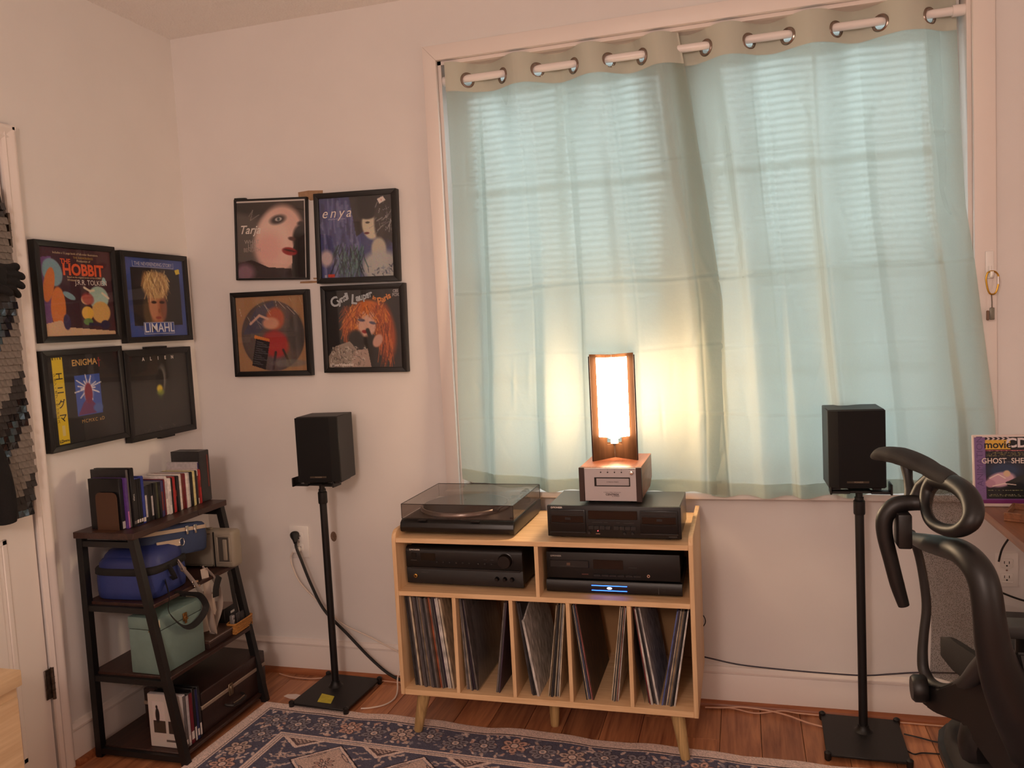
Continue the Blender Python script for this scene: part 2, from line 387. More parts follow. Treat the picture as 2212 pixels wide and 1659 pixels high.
# curtain rod and two grommet curtains
RZc, RYc = 2.152, .02
rod = thing('curtain_rod', 'white tension rod threaded through the curtain grommets', 'curtain rod', (WX0, RYc, RZc))
M_rod = mat('white_rod', S(240, 232, 228), .3)
MB().tube([(.012, 0, 0), (WX1 - WX0 - .012, 0, 0)], .0125, 20).build('tube', M_rod, rod)
for a, b in ((.010, .045), (WX1 - WX0 - .045, WX1 - WX0 - .010)): MB().tube([(a, 0, 0), (b, 0, 0)], .0165, 20).build('end_cap', M_rod, rod)
M_curt = thin_mat('sage_cotton', (.43, .425, .35, 1), (.67, .81, .755, 1), .46, .085)
M_head = thin_mat('sage_cotton_lined', (.60, .60, .51, 1), (.5, .55, .48, 1), .10)
M_ring = mat('dark_nickel', S(150, 135, 125), .25, metal=1)
def curtain(label, xl, xr, zb, grom, seed, lean, folds, behind=0):
    """xl, xr: (z, x) tables of the side edges; zb: (x, z) table of the hem; grom: grommet x; folds: (u, width, depth)"""
    t = thing('curtain', label, 'curtain', (0, 0, .73))
    r = np.random.RandomState(seed); nu, nv = 300, 270; ZT = 2.204
    u = np.linspace(0, 1, nu)[None, :]; v = (np.linspace(0, 1, nv) ** .93)[:, None]
    tl = np.array(sorted(xl)); tr = np.array(sorted(xr)); th = np.array(sorted(zb))
    xb = np.interp(.75, tl[:, 0], tl[:, 1]) * (1 - u) + np.interp(.75, tr[:, 0], tr[:, 1]) * u
    zbot = np.interp(xb, th[:, 0], th[:, 1]); z = ZT * (1 - v) + zbot * v
    z = z + .004 * np.sin(u * 41 + seed) * (v > .99)
    L = np.interp(z, tl[:, 0], tl[:, 1]); Rr = np.interp(z, tr[:, 0], tr[:, 1]); x = L * (1 - u) + Rr * u
    xt = np.interp(ZT, tl[:, 0], tl[:, 1]) * (1 - u) + np.interp(ZT, tr[:, 0], tr[:, 1]) * u     # x along the rod
    g = np.array(grom); sp = np.mean(np.diff(g)); ge = np.concatenate([[g[0] - sp], g, [g[-1] + sp]])
    ph = np.interp(xt, ge, (np.arange(len(ge)) - 1 + behind) * math.pi)
    hd = np.clip((ZT - z) / (ZT - .8), 0, 1)
    amp = .030 * np.exp(-hd * 2.0) + .008
    y = RYc + lean * hd + .0 * u
    y = y + amp * np.sin(ph) * (1 - .6 * hd)
    for k, (uc, w, dep) in enumerate(folds):                       # vertical folds that drift a little on the way down
        c = uc + .012 * np.sin(hd * 3 + k) ; s = (u - c) / w
        y = y - 1.5 * dep * np.clip(hd * 3, 0, 1) * np.where(s < 0, np.exp(-(s * 2.2) ** 2), np.exp(-(s * .75) ** 2)) * (1 + .3 * np.sin(hd * 5 + k * 2))
    for zc, dp in ((1.80, .0018), (1.425, .003), (1.20, .0015), (.985, .0022)):  # creases left from packaging
        w = z - zc - .006 * np.sin(u * 9 + zc * 20) - .01 * (u - .5)
        y = y + dp * (np.exp(-(w / .0045) ** 2) - .6 * np.exp(-((w + .008) / .006) ** 2))
    for k in range(5):
        c = (k + .5) / 5 + r.uniform(-.03, .03); s = (u - c) * (Rr - L)
        y = y + .002 * np.exp(-(s / .004) ** 2) * np.clip(hd * 4, 0, 1)
    for k in range(64):                                            # soft dents and short wrinkles
        cu, cz = r.uniform(0, 1), r.uniform(.8, 2.0); a = r.uniform(-.5, .5); du = (u - cu) * (Rr - L); dz = z - cz
        p = du * math.cos(a) + dz * math.sin(a); q = -du * math.sin(a) + dz * math.cos(a)
        y = y + r.uniform(-1, 1) * .0030 * np.exp(-(p / r.uniform(.006, .02)) ** 2 - (q / r.uniform(.03, .12)) ** 2) * np.clip(hd * 4, 0, 1)
    y = np.where(z < .85, np.minimum(y, -.058 + (z - .726) * .2), y)
    y = np.where(z < 1.2, np.minimum(y, -.024 - .01 * np.clip((1.0 - z) * 3, 0, 1)), y)
    V = np.stack([x + 0 * y, y, z - .73 + 0 * y], -1)
    # arc length along the header for round holes
    ds = np.sqrt(np.diff(V[12, :, 0]) ** 2 + np.diff(V[12, :, 1]) ** 2); arc = np.concatenate([[0], np.cumsum(ds)])
    cen = (V[:-1, :-1] + V[1:, 1:]) / 2; ac = (arc[:-1] + arc[1:]) / 2
    keep = np.ones((nv - 1, nu - 1), bool); gi = []
    for gx in grom:
        k = int(np.argmin(np.abs(xt[0] - gx))); gi.append(k)
        keep &= ((ac[None, :] - arc[k]) ** 2 + (cen[:, :, 2] + .73 - RZc + .008) ** 2) > .0205 ** 2
    np_mesh('cloth', V.reshape(-1, 3), grid_quads(nu, nv, keep), M_curt, t)
    # doubled header and hem
    rowz = z.mean(1); rows = int(np.sum(rowz > 2.10)); H2 = V[:rows].copy(); H2[:, :, 1] -= .0025
    np_mesh('header_band', H2.reshape(-1, 3), grid_quads(nu, rows, keep[:rows - 1]), M_head, t)
    hem = V[-9:].copy(); hem[:, :, 1] -= .003
    np_mesh('hem', hem.reshape(-1, 3), grid_quads(nu, 9), M_curt, t)
    for gx, k in zip(grom, gi):
        k2 = min(max(k, 1), nu - 2); row = int(np.argmin(np.abs(rowz - RZc)))
        P = V[row, k2]; T = Vector(V[row, k2 + 1] - V[row, k2 - 1]); T.z = 0; T.normalize()
        ring = MB(); pts = [Vector((P[0], P[1] - .001, RZc - .738)) + T * (.0225 * math.cos(a)) + Vector((0, 0, .0225 * math.sin(a))) for a in np.linspace(0, 2 * math.pi, 32, endpoint=False)]
        ring.tube(pts, .0050, 8, closed=True); ring.build('grommet', M_ring, t)
    return t
curtain('sage green curtain panel on the left, behind the glowing table lamp',
        [(2.25, 1.098), (1.78, 1.104), (.99, 1.090), (.70, 1.098)], [(2.25, 1.875), (1.99, 1.916), (1.63, 1.961), (1.34, 1.995), (.97, 2.004), (.70, 1.998)],
        [(1.0, .785), (1.1, .769), (1.2, .749), (1.43, .734), (1.87, .730), (2.02, .728)], [1.167, 1.292, 1.414, 1.536, 1.652, 1.759], 3, -.072,
        [(.14, .05, .022), (.36, .07, .016), (.52, .05, .010), (.68, .08, .016), (.90, .06, .012)])
curtain('sage green curtain panel on the right, behind the speaker and office chair',
        [(2.25, 1.835), (1.5, 1.90), (.70, 1.945)], [(2.25, 2.688), (1.83, 2.690), (1.58, 2.697), (1.42, 2.716), (.96, 2.757), (.70, 2.762)],
        [(1.9, .722), (1.976, .720), (2.17, .723), (2.28, .724), (2.44, .735), (2.76, .742)], [1.85, 1.965, 2.095, 2.21, 2.349, 2.474, 2.608], 9, -.09,
        [(.20, .06, .016), (.34, .045, .018), (.50, .05, .020), (.72, .06, .014), (.90, .04, .018)], behind=0)

# ------------------------------------------------------------------ record cabinet
M_oak = wood('pale_oak', S(234, 198, 154), S(212, 170, 124), 'X', .5, 11, bump=.03)
M_oakz = wood('pale_oak_upright', S(234, 198, 154), S(212, 170, 124), 'Z', .5, 11, bump=.03)
M_leg = wood('turned_oak', S(206, 172, 118), S(150, 118, 74), 'Z', .5, 12)
CX0, CX1, CYF, CYB = .988, 1.903, -.44, -.052
cab = thing('record_cabinet', 'pale oak record cabinet with five bays on splayed legs', 'cabinet', (CX0, CYF, 0))
CW = CX1 - CX0; CD = CYB - CYF; T = .013
def rounded(top, front_r=.03):
    # side outline (y, z) with the upper front corner rounded
    pts = [(0, .160), (CD, .160), (CD, top)]
    for a in np.linspace(90, 180, 7): pts.append((front_r + front_r * math.cos(R(a)), top - front_r + front_r * math.sin(R(a))))
    return pts
for a in (0, CW - T): MB().prism(rounded(.684), 'x', a, a + T, bev=.0012).build('side_panel', M_oakz, cab)
MB().box(T, CW - T, .001, CD, .646, .661, .001, 1).build('top_board', M_oak, cab)
MB().box(T, CW - T, .001, CD - .006, .478, .493, .001, 1).build('middle_shelf', M_oak, cab)
MB().box(T, CW - T, .001, CD, .160, .178, .001, 1).build('bottom_board', M_oak, cab)
MB().box(T, CW - T, CD - .006, CD, .178, .646).build('back_panel', mat('oak_back', S(176, 134, 92), .6), cab)
MB().box(1.443 - CX0, 1.455 - CX0, .001, CD - .006, .493, .646, .001, 1).build('upper_divider', M_oakz, cab)
DIVX = [1.181, 1.362, 1.5365, 1.716]
for x in DIVX: MB().box(x - .006 - CX0, x + .006 - CX0, .001, CD - .006, .178, .478, .001, 1).build('divider', M_oakz, cab)
for (xb, yb, xt, yt) in ((1.008, -.372, 1.045, -.375), (1.858, -.388, 1.835, -.378), (1.05, -.09, 1.08, -.11), (1.835, -.09, 1.81, -.11), (1.434, -.248, 1.436, -.245)):
    g = MB(); P0 = Vector((xb - CX0, yb - CYF, .008 if yb < -.3 else 0)); P1 = Vector((xt - CX0, yt - CYF, .1605))
    g.tube([P0, P0.lerp(P1, .03), P0.lerp(P1, .5), P1], [.0125, .0140, .018, .0215], 20); g.build('leg', M_leg, cab)

# ------------------------------------------------------------------ records
def vol_colors(n, pal): return [pal[rng.randrange(len(pal))] for _ in range(n)]
PAL = dict(black=S(24, 22, 24), charcoal=S(52, 48, 50), grey=S(120, 112, 110), cream=S(222, 206, 180), white=S(232, 226, 220), tan=S(176, 148, 112), brown=S(92, 66, 50),
           red=S(140, 40, 36), pink=S(206, 150, 148), blue=S(58, 66, 104), plum=S(72, 52, 76), olive=S(92, 90, 60), orange=S(176, 92, 56), clear=S(150, 142, 140))
def spine_mat(c):
    return mat('record_sleeve_' + c, PAL[c], .55, noise=.55, nscale=70, stretch=(1, 1, .35), dark=tuple(min(1, q * (.35 if PAL[c][0] > .05 else 2.6) + .01) for q in PAL[c][:3]) + (1,))
ORD = ['first', 'second', 'third', 'fourth', 'fifth', 'sixth', 'seventh', 'eighth', 'ninth', 'tenth', 'eleventh', 'twelfth', 'thirteenth', 'fourteenth', 'fifteenth', 'sixteenth', 'seventeenth', 'eighteenth', 'nineteenth', 'twentieth', 'twenty-first', 'twenty-second', 'twenty-third', 'twenty-fourth', 'twenty-fifth', 'twenty-sixth']
def lp_row(bay, side, xb0, xb1, xt0, xt1, cols, group, yf=-.412, h=.288, thick=None):
    """records between bottom span xb and top span xt, in bay order left to right"""
    n = len(cols)
    ws = [(thick[i] if thick else rng.uniform(.7, 1.3)) for i in range(n)]; tot = sum(ws); acc = 0
    for i, c in enumerate(cols):
        f0, f1 = acc / tot, (acc + ws[i]) / tot; acc += ws[i]
        b0, b1 = xb0 + (xb1 - xb0) * f0, xb0 + (xb1 - xb0) * f1; t0, t1 = xt0 + (xt1 - xt0) * f0, xt0 + (xt1 - xt0) * f1
        y0 = yf + rng.uniform(-.006, .006); y1 = y0 + .292; zb = .1785; g = .00025
        dx = ((t0 + t1) - (b0 + b1)) / 2; zt = zb + math.sqrt(max(h * h - dx * dx, .01)) + rng.uniform(-.002, .002)
        cx = (b0 + b1) / 2; m = MB()
        def P(x, y, z): return (x - cx, y - y0, z - zb)
        vs_ = [P(b0 + g, y0, zb), P(b1 - g, y0, zb), P(b1 - g, y1, zb), P(b0 + g, y1, zb), P(t0 + g, y0, zt), P(t1 - g, y0, zt), P(t1 - g, y1, zt), P(t0 + g, y1, zt)]
        m.add(vs_, [(3, 2, 1, 0), (4, 5, 6, 7), (0, 1, 5, 4), (1, 2, 6, 5), (2, 3, 7, 6), (3, 0, 4, 7)])
        o = m.build('record_sleeve', spine_mat(c), loc=(cx, y0, zb), smooth=0)
        tag(o, '%s record from the left in the %s, %s spine' % (ORD[i], side, c), 'record', group)
lp_row(1, 'leftmost cabinet bay', 1.0255, 1.160, 1.006, 1.128, ['black', 'black', 'charcoal', 'cream', 'brown', 'grey', 'charcoal', 'grey', 'tan', 'grey', 'charcoal', 'black', 'grey', 'brown', 'orange', 'grey', 'charcoal', 'plum', 'white', 'white', 'pink', 'cream'], 'records in the leftmost bay')
lp_row(2, 'left stack of the second cabinet bay', 1.198, 1.236, 1.189, 1.2045, ['clear', 'grey', 'cream', 'charcoal', 'plum', 'black', 'grey'], 'records leaning left in the second bay')
lp_row(2, 'right pair of the second cabinet bay', 1.294, 1.308, 1.334, 1.345, ['grey', 'charcoal', 'plum'], 'records leaning right in the second bay')
lp_row(3, 'left stack of the middle cabinet bay', 1.405, 1.4215, 1.370, 1.385, ['charcoal', 'black', 'black'], 'records leaning left in the middle bay')
lp_row(3, 'right stack of the middle cabinet bay', 1.459, 1.495, 1.497, 1.5235, ['cream', 'tan', 'black', 'black', 'cream', 'tan', 'black', 'white', 'black', 'cream'], 'records leaning right in the middle bay')
lp_row(4, 'left stack of the fourth cabinet bay', 1.576, 1.599, 1.5435, 1.559, ['black', 'cream', 'blue', 'charcoal', 'pink', 'pink', 'red', 'brown'], 'records leaning left in the fourth bay')
lp_row(4, 'right stack of the fourth cabinet bay', 1.648, 1.671, 1.686, 1.705, ['cream', 'black', 'cream', 'charcoal', 'cream', 'red', 'white'], 'records leaning right in the fourth bay')
lp_row(5, 'left stack of the rightmost cabinet bay', 1.758, 1.790, 1.7235, 1.745, ['black', 'red', 'white', 'black', 'charcoal', 'white'], 'records leaning left in the rightmost bay')
lp_row(5, 'right stack of the rightmost cabinet bay', 1.796, 1.837, 1.850, 1.884, ['blue', 'charcoal', 'plum', 'cream', 'grey', 'tan', 'grey', 'black', 'black', 'white'], 'records leaning right in the rightmost bay')
# the white boxed album leaning in front of the middle bay's left stack, and two loose clear sleeves
m = MB(); g = .0035
vs_ = [(-g, 0, 0), (g, 0, 0), (g, .292, 0), (-g, .292, 0)]; lean = -.046
ft, bt = .232, .288
vs_ += [(lean * ft / bt - g, 0, ft), (lean * ft / bt + g, 0, ft), (lean + g, .19, bt - .002), (lean - g, .19, bt - .002), (lean + g, .292, bt - .002), (lean - g, .292, bt - .002)]
m.add(vs_, [(3, 2, 1, 0), (0, 1, 5, 4), (4, 5, 6, 7), (7, 6, 8, 9), (1, 2, 8, 6, 5), (0, 4, 7, 9, 3), (2, 3, 9, 8)])
alb = m.build('record_sleeve', [spine_mat('white')], loc=(1.4295, -.420, .1785), smooth=0)
tag(alb, 'white-edged album with a cut-back front corner in the middle cabinet bay', 'record')
M_poly = glassy('clear_sleeve_plastic', (.82, .80, .80, 1), rough=.18, haze=.22, hazecol=S(150, 145, 145))
def loose_sleeve(label, x, bow, h, yoff):
    nu, nv = 12, 12; V = []
    for j in range(nv):
        for i in range(nu):
            f = j / (nv - 1); k = i / (nu - 1)
            V.append((bow * math.sin(f * math.pi * .8) * (1 - k * .8) - .02 * f, yoff + .29 * k, f * h))
    o = np_mesh('plastic_sleeve', np.array(V), grid_quads(nu, nv), M_poly, loc=(x, -.418, .1785)); tag(o, label, 'sleeve'); return o
loose_sleeve('clear plastic outer sleeve bowing out in the second cabinet bay', 1.240, .012, .262, 0)
loose_sleeve('clear plastic sleeve hanging against the fourth divider in the rightmost bay', 1.748, -.012, .26, 0.006)

# ------------------------------------------------------------------ hi-fi components
M_hifi = mat('black_hifi_front', S(13, 12, 13), .42, bump=.03, bscale=900)
M_hifi_top = mat('black_enamel_case', S(54, 50, 49), .38, bump=.08, bscale=700, coat=.2)
M_hifi_gloss = mat('black_gloss_window', S(10, 9, 10), .12)
M_hifi_dim = mat('dim_grey_print', S(66, 62, 61), .5)
M_hifi_btn = mat('charcoal_button', S(28, 27, 28), .4)
M_logo = mat('bright_logo', S(225, 215, 205), .4, emit=S(225, 215, 205), estr=0)
def logo(parent, x, z, s=.0085, y=-.0006, m=None, nm='maker_logo'):
    o = text('PIONEER', s, (x + s * .95, y, z), m or M_logo, parent, nm, 'LEFT', bold=.0002, sx=1.1)
    r_ = MB(); r_.tube([(x + s * .4 + s * .36 * math.cos(a), y, z + s * .36 * math.sin(a)) for a in np.linspace(0, 6.283, 20, endpoint=False)], s * .08, 6, closed=True)
    r_.box(x + s * .36, x + s * .44, y - .0002, y + .0002, z - s * .2, z + s * .22)
    r_.build('logo_emblem', m or M_logo, parent)
def feet(t, xs, ys, r=.018, h=.010):
    for x in xs:
        for y in ys: MB().lathe([(r * .9, 0), (r, .002), (r, h)], 16, Matrix.Translation((x, y, 0))).build('foot', M_black, t)
# cassette deck on top
W = .392; H = .098
dk = thing('cassette_deck', 'black double cassette deck on top of the oak cabinet', 'cassette deck', (1.478, -.396, .661), R(-.8))
MB().box(.003, W - .003, .012, .215, .011, H, .0015, 1).build('case', M_hifi_top, dk)
MB().box(0, W, 0, .013, .006, H + .001, .002).build('front_panel', M_hifi, dk)
for xa in (.008, .276):
    w_ = .108
    do = MB().box(xa, xa + w_, -.004, .004, .022, .088, .0015).build('cassette_door', M_black2, dk)
    MB().box(xa + .004, xa + w_ - .004, -.0052, -.003, .072, .086, .001, 1).build('door_lip', M_hifi_btn, do)
    MB().box(xa + .006, xa + w_ - .006, -.0046, -.003, .050, .070, .0005, 1).build('door_window', M_hifi_gloss, do)
    MB().box(xa + .047, xa + .064, -.0050, -.004, .058, .065).build('cassette_hub_window', M_hifi_btn, do)
    arc = [(xa + .006 + i * (w_ - .012) / 10, -.0052, .049 - .003 * math.sin(i / 10 * math.pi)) for i in range(11)]
    MB().tube(arc, .0011, 6).build('door_ridge', M_hifi_btn, do)
    MB().box(xa, xa + w_, -.005, .001, .018, .0225, .0008, 1).build('door_bar', M_hifi_btn, dk)
MB().box(.124, .268, -.0012, .002, .060, .086, .0008, 1).build('display_window', M_hifi_gloss, dk)
MB().box(.146, .246, -.0022, .001, .055, .0565).build('display_ridge', M_hifi_btn, dk)
for k in range(8):
    x = .124 + (k % 4) * .0165 + (k // 4) * .0745
    MB().box(x, x + .0158, -.004, .002, .030, .041, .0006, 1).build('transport_button', M_hifi_btn, dk)
for x in (.126, .230, .253): MB().lathe([(.0042, 0), (.004, .006)], 14, Matrix.Translation((x, .001, .020)) @ Matrix.Rotation(R(90), 4, 'X')).build('knob', M_hifi_btn, dk)
MB().box(.145, .158, -.003, .001, .0165, .0178).build('power_button', M_chrome, dk)
MB().lathe([(.0014, 0), (.0012, .0016)], 10, Matrix.Translation((.1515, .0005, .0255)) @ Matrix.Rotation(R(90), 4, 'X')).build('indicator_light', mat('red_led', S(255, 60, 60), .4, emit=S(255, 70, 80), estr=5), dk)
logo(dk, .012, .093, .0066)
for x, z, w_ in ((.135, .050, .03), (.228, .049, .03), (.170, .050, .012), (.205, .050, .012)): MB().box(x, x + w_, -.0003, .001, z, z + .0012).build('panel_marking', M_hifi_dim, dk)
MB().box(W - .036, W - .012, -.0003, .001, .0115, .0140).build('panel_marking', M_hifi_dim, dk)
feet(dk, (.04, W - .04), (.035, .18), .017, .012)
# receiver, lower left shelf
W = .383; H = .128
rc = thing('receiver', 'black stereo receiver with a large volume knob in the left compartment', 'receiver', (1.010, -.386, .493), R(-1.2))
MB().box(.004, W - .004, .014, .29, .011, H - .004, .002).build('case', mat('black_enamel_dark', S(14, 13, 14), .45), rc)
fp = [(.016, .008), (.002, .010), (0, .056), (.003, .060), (0, .064), (-.001, .112), (.002, .121), (.008, .126), (.016, H)]
MB().prism(fp, 'x', 0, W).build('front_panel', M_hifi, rc)
MB().box(.014, W - .008, -.0015, .006, .057, .0625, .001, 1).build('panel_ledge', M_hifi_btn, rc)
kn = MB(); kn.lathe([(.0245, 0), (.0245, .002), (.022, .003), (.0205, .016), (.019, .018)], 36, Matrix.Translation((.330, -.0005, .093)) @ Matrix.Rotation(R(90), 4, 'X')); kn.build('volume_knob', M_black2, rc)
for k in range(9): MB().lathe([(.0022, 0), (.0018, .004)], 10, Matrix.Translation((.105 + k * .0215 + (.008 if k > 5 else 0), -.0005, .081)) @ Matrix.Rotation(R(90), 4, 'X')).build('button', M_hifi_dim, rc)
MB().box(.020, .036, -.004, .001, .094, .108, .001, 1).build('power_button', M_black2, rc); MB().box(.016, .036, -.0018, .001, .083, .085).build('power_bar', M_hifi_dim, rc)
MB().box(.05, .10, -.0016, .001, .085, .108).build('display_window', M_hifi_gloss, rc)
logo(rc, .012, .1165, .0068, y=.0000)
for x in (.260, .282): MB().box(x, x + .010, -.0018, .001, .093, .0942).build('panel_marking', M_hifi_dim, rc)
MB().box(.050, .072, -.0002, .0015, .044, .0465).build('panel_marking', M_hifi_dim, rc)
jk = MB(); jk.lathe([(.0028, 0), (.0062, 0), (.0062, .004), (.003, .005), (.0028, .001)], 18, Matrix.Translation((.030, .001, .034)) @ Matrix.Rotation(R(90), 4, 'X'), cap=False); jk.build('headphone_jack', M_brass, rc)
for x in (.30, .325, .348): MB().lathe([(.007, 0), (.006, .01), (.005, .012)], 16, Matrix.Translation((x, .001, .035)) @ Matrix.Rotation(R(90), 4, 'X')).build('tone_knob', M_black2, rc)
feet(rc, (.05, W - .05), (.05, .24), .020, .012)
# disc player with the blue light bars, CD player stacked on it
W = .400; H = .043
dv = thing('disc_player', 'slim black disc player with two glowing blue light bars', 'disc player', (1.466, -.398, .493))
MB().box(.004, W - .004, .012, .27, .008, H, .0015, 1).build('case', M_black, dv)
MB().prism([(.014, .004), (.003, .006), (0, .012), (0, .034), (.004, .041), (.014, H)], 'x', 0, W).build('front_panel', M_hifi, dv)
M_blue = mat('blue_light_bar', S(60, 110, 255), .4, emit=(.02, .10, 1, 1), estr=7)
for z in (.029, .0145): MB().box(.137, .242, -.0012, .0006, z - .0009, z + .0009, .0004, 1).build('light_bar', M_blue, dv)
MB().lathe([(.0055, 0), (.005, .0015)], 18, Matrix.Translation((.190, .0003, .0218)) @ Matrix.Rotation(R(90), 4, 'X') @ Matrix.Diagonal((1.4, .62, 1, 1))).build('play_light', mat('white_led', S(255, 255, 255), .4, emit=(.9, .95, 1, 1), estr=4), dv)
text('PIONEER', .0048, (.012, -.0004, .034), M_hifi_dim, dv, 'maker_logo', 'LEFT')
MB().box(.332, .334, -.0008, .001, .010, .030).build('button', M_hifi_dim, dv); MB().box(.345, .352, -.001, .001, .018, .026).build('button', M_hifi_btn, dv)
feet(dv, (.04, W - .04), (.04, .22), .016, .009)
H = .082
cdp = thing('cd_player', 'black CD player stacked on the slim disc player', 'CD player', (1.468, -.392, .5362))
MB().box(.004, W - .012, .012, .25, .006, H - .002, .0015, 1).build('case', M_black, cdp)
MB().box(0, W - .006, 0, .013, .003, H, .002).build('front_panel', M_hifi, cdp)
tr = MB().box(.012, .128, -.003, .002, .036, .058, .001, 1).build('disc_tray', M_hifi_btn, cdp)
MB().box(.062, .073, -.0036, -.002, .043, .051).build('disc_emblem', mat('dim_amber_print', S(96, 70, 56), .5), tr)
MB().box(.040, .085, -.0034, -.002, .0405, .0412).build('tray_line', M_hifi_dim, tr)
MB().box(.142, .230, -.001, .002, .034, .062, .0006, 1).build('display_window', M_hifi_gloss, cdp)
for k in range(6): MB().box(.142 + k * .0235, .163 + k * .0235, -.003, .002, .012, .018, .0006, 1).build('button', M_hifi_btn, cdp)
MB().box(.246, .270, -.0012, .002, .040, .0412).build('panel_marking', M_hifi_dim, cdp)
MB().box(.106, .126, -.0003, .001, .0152, .0182).build('panel_marking', mat('dim_red_print', S(84, 46, 40), .5), cdp)
jk = MB(); jk.lathe([(.0022, 0), (.0045, 0), (.0045, .003), (.0022, .003)], 16, Matrix.Translation((.303, .0005, .018)) @ Matrix.Rotation(R(90), 4, 'X'), cap=False); jk.build('headphone_jack', M_chrome, cdp)
logo(cdp, .013, .070, .0062, m=mat('dim_logo', S(170, 160, 150), .4))
feet(cdp, (.04, W - .05), (.04, .2), .015, .006)
# turntable
W = .372; D = .325
tt = thing('turntable', 'black turntable with a smoky dust cover on the left of the cabinet top', 'turntable', (1.004, -.404, .661), R(-.9))
base = [(.010, .008), (.002, .012), (-.002, .026), (.002, .040), (.014, .048), (D, .048), (D, .012), (D - .02, .008)]
MB().prism([(y, z) for y, z in base], 'x', 0, W, bev=.002).build('plinth', mat('turntable_plinth', S(17, 16, 16), .38), tt)
MB().box(.012, W - .012, .022, D - .008, .046, .0505, .001, 1).build('deck_plate', mat('dark_grey_deck', S(46, 42, 42), .4), tt)
pl = MB(); pl.lathe([(.143, 0), (.147, .003), (.147, .010), (.144, .014), (.140, .0145), (.139, .0125), (.004, .0125)], 64, Matrix.Translation((.158, .172, .0505))); po = pl.build('platter', mat('brushed_aluminium', S(190, 180, 176), .28, metal=1), tt)
MB().lathe([(.137, 0), (.137, .003), (.05, .0032)], 48, Matrix.Translation((.158, .172, .063))).build('rubber_mat', mat('rubber_mat', S(36, 33, 33), .75), po)
MB().lathe([(.0035, 0), (.0033, .014), (.001, .016)], 12, Matrix.Translation((.158, .172, .062))).build('spindle', M_chrome, po)
ar = MB(); ar.tube([(.330, .255, .078), (.328, .20, .079), (.322, .12, .077), (.305, .065, .074)], .0035, 10); ao = ar.build('tonearm', mat('tonearm_grey', S(70, 66, 66), .35), tt)
MB().box(.294, .312, .040, .066, .068, .078, .002, 1).build('headshell', M_black, ao); MB().lathe([(.022, 0), (.022, .012), (.012, .014), (.012, .032)], 24, Matrix.Translation((.331, .262, .0505))).build('tonearm_pivot', M_black, ao)
MB().tube([(.331, .27, .078), (.332, .298, .078)], .011, 14).build('counterweight', M_black, ao)
MB().box(.352, .362, .03, .07, .0505, .056, .001, 1).build('cue_lever', M_hifi_btn, tt)
# dust cover: five thin smoked sheets, wedge-shaped
M_cover = glassy('smoked_acrylic', (.60, .56, .54, 1), rough=.06, haze=.14, hazecol=S(120, 112, 108))
cx0, cx1, cy0, cy1, cz0, cz1 = .004, W - .002, .008, D - .002, .0515, .097
dc = MB(); cv = [(cx0, cy0, cz0), (cx1, cy0, cz0), (cx1, cy1, cz0), (cx0, cy1, cz0), (cx0, cy0, cz1), (cx1, cy0, cz1), (cx1, cy1, cz1), (cx0, cy1, cz1)]
dc.add(cv, [(0, 1, 5, 4), (1, 2, 6, 5), (2, 3, 7, 6), (3, 0, 4, 7), (4, 5, 6, 7)])
co = dc.build('dust_cover', M_cover, tt, smooth=0)
ed = MB(); e_ = [(0, 1), (1, 5), (5, 4), (4, 0), (1, 2), (2, 6), (6, 5), (6, 7), (7, 4), (3, 7)]
for a, b in e_: ed.tube([cv[a], cv[b]], .0011, 6)
ed.build('cover_edge', mat('smoked_edge', S(34, 29, 28), .3), co)
for x in (.08, W - .08): MB().box(x - .022, x + .022, D - .006, D + .004, .040, .058, .002, 1).build('hinge', M_black, tt)
for x in (.06, .235): MB().box(x, x + .028, -.0005, .010, .0455, .0490, .0006, 1).build('front_control', M_black2, tt)
feet(tt, (.05, W - .05), (.06, D - .05), .022, .009)

# ------------------------------------------------------------------ eight-track player and table lamp
W = .186; H = .108; D = .245
et = thing('eight_track_player', 'small walnut-cased tape player with a silver front under the lamp', 'tape player', (1.573, -.362, .760), R(-1.0))
M_wal = wood('walnut_veneer', S(150, 92, 66), S(104, 58, 40), 'Y', .35, 10)
et_case = MB(); et_case.prism([(.004, .012), (D * .8, .012), (D, .034), (D, H), (.004, H)], 'x', .002, W - .002, bev=.001); et_case.build('case', M_wal, et)
fpn = MB().box(.016, W - .012 - .0, -.002, .006, .008, H - .002, .0008, 1).build('front_panel', mat('brushed_silver', S(190, 184, 186), .38, metal=.35), et)
for a, b in ((0, .0165), (W - .0165, W)): MB().box(a, b, -.004, .010, .006, H, .001, 1).build('end_strip', mat('dark_walnut', S(54, 34, 28), .4), et)
MB().box(.046, .152, -.0035, .0, .052, .079, .0008, 1).build('slot_frame', M_black2, et)
sd = MB().box(.0525, .149, -.0042, -.001, .055, .076, .0006, 1).build('slot_door', mat('silver_flap', S(176, 168, 170), .4, metal=.3), et)
text('8 TRACK STEREO', .0045, (.101, -.0046, .0655), M_black2, sd, 'slot_lettering')
for i in range(4):
    MB().lathe([(.0022, 0), (.0020, .001)], 12, Matrix.Translation((.066 + i * .0205, -.002, .094)) @ Matrix.Rotation(R(90), 4, 'X')).build('channel_light', M_black2, et)
    text(str(i + 1), .0045, (.066 + i * .0205, -.0024, .1005), M_black2, et, 'channel_number')
MB().lathe([(.0068, 0), (.0066, .003), (.0052, .007), (.004, .0075)], 20, Matrix.Translation((.1575, -.002, .0925)) @ Matrix.Rotation(R(90), 4, 'X')).build('program_button', M_chrome, et)
text('PROGRAM', .0036, (.1575, -.0024, .103), M_black2, et, 'panel_lettering')
text('8 TRACK STEREO TAPE PLAYER', .0036, (.098, -.0024, .034), M_black2, et, 'panel_lettering')
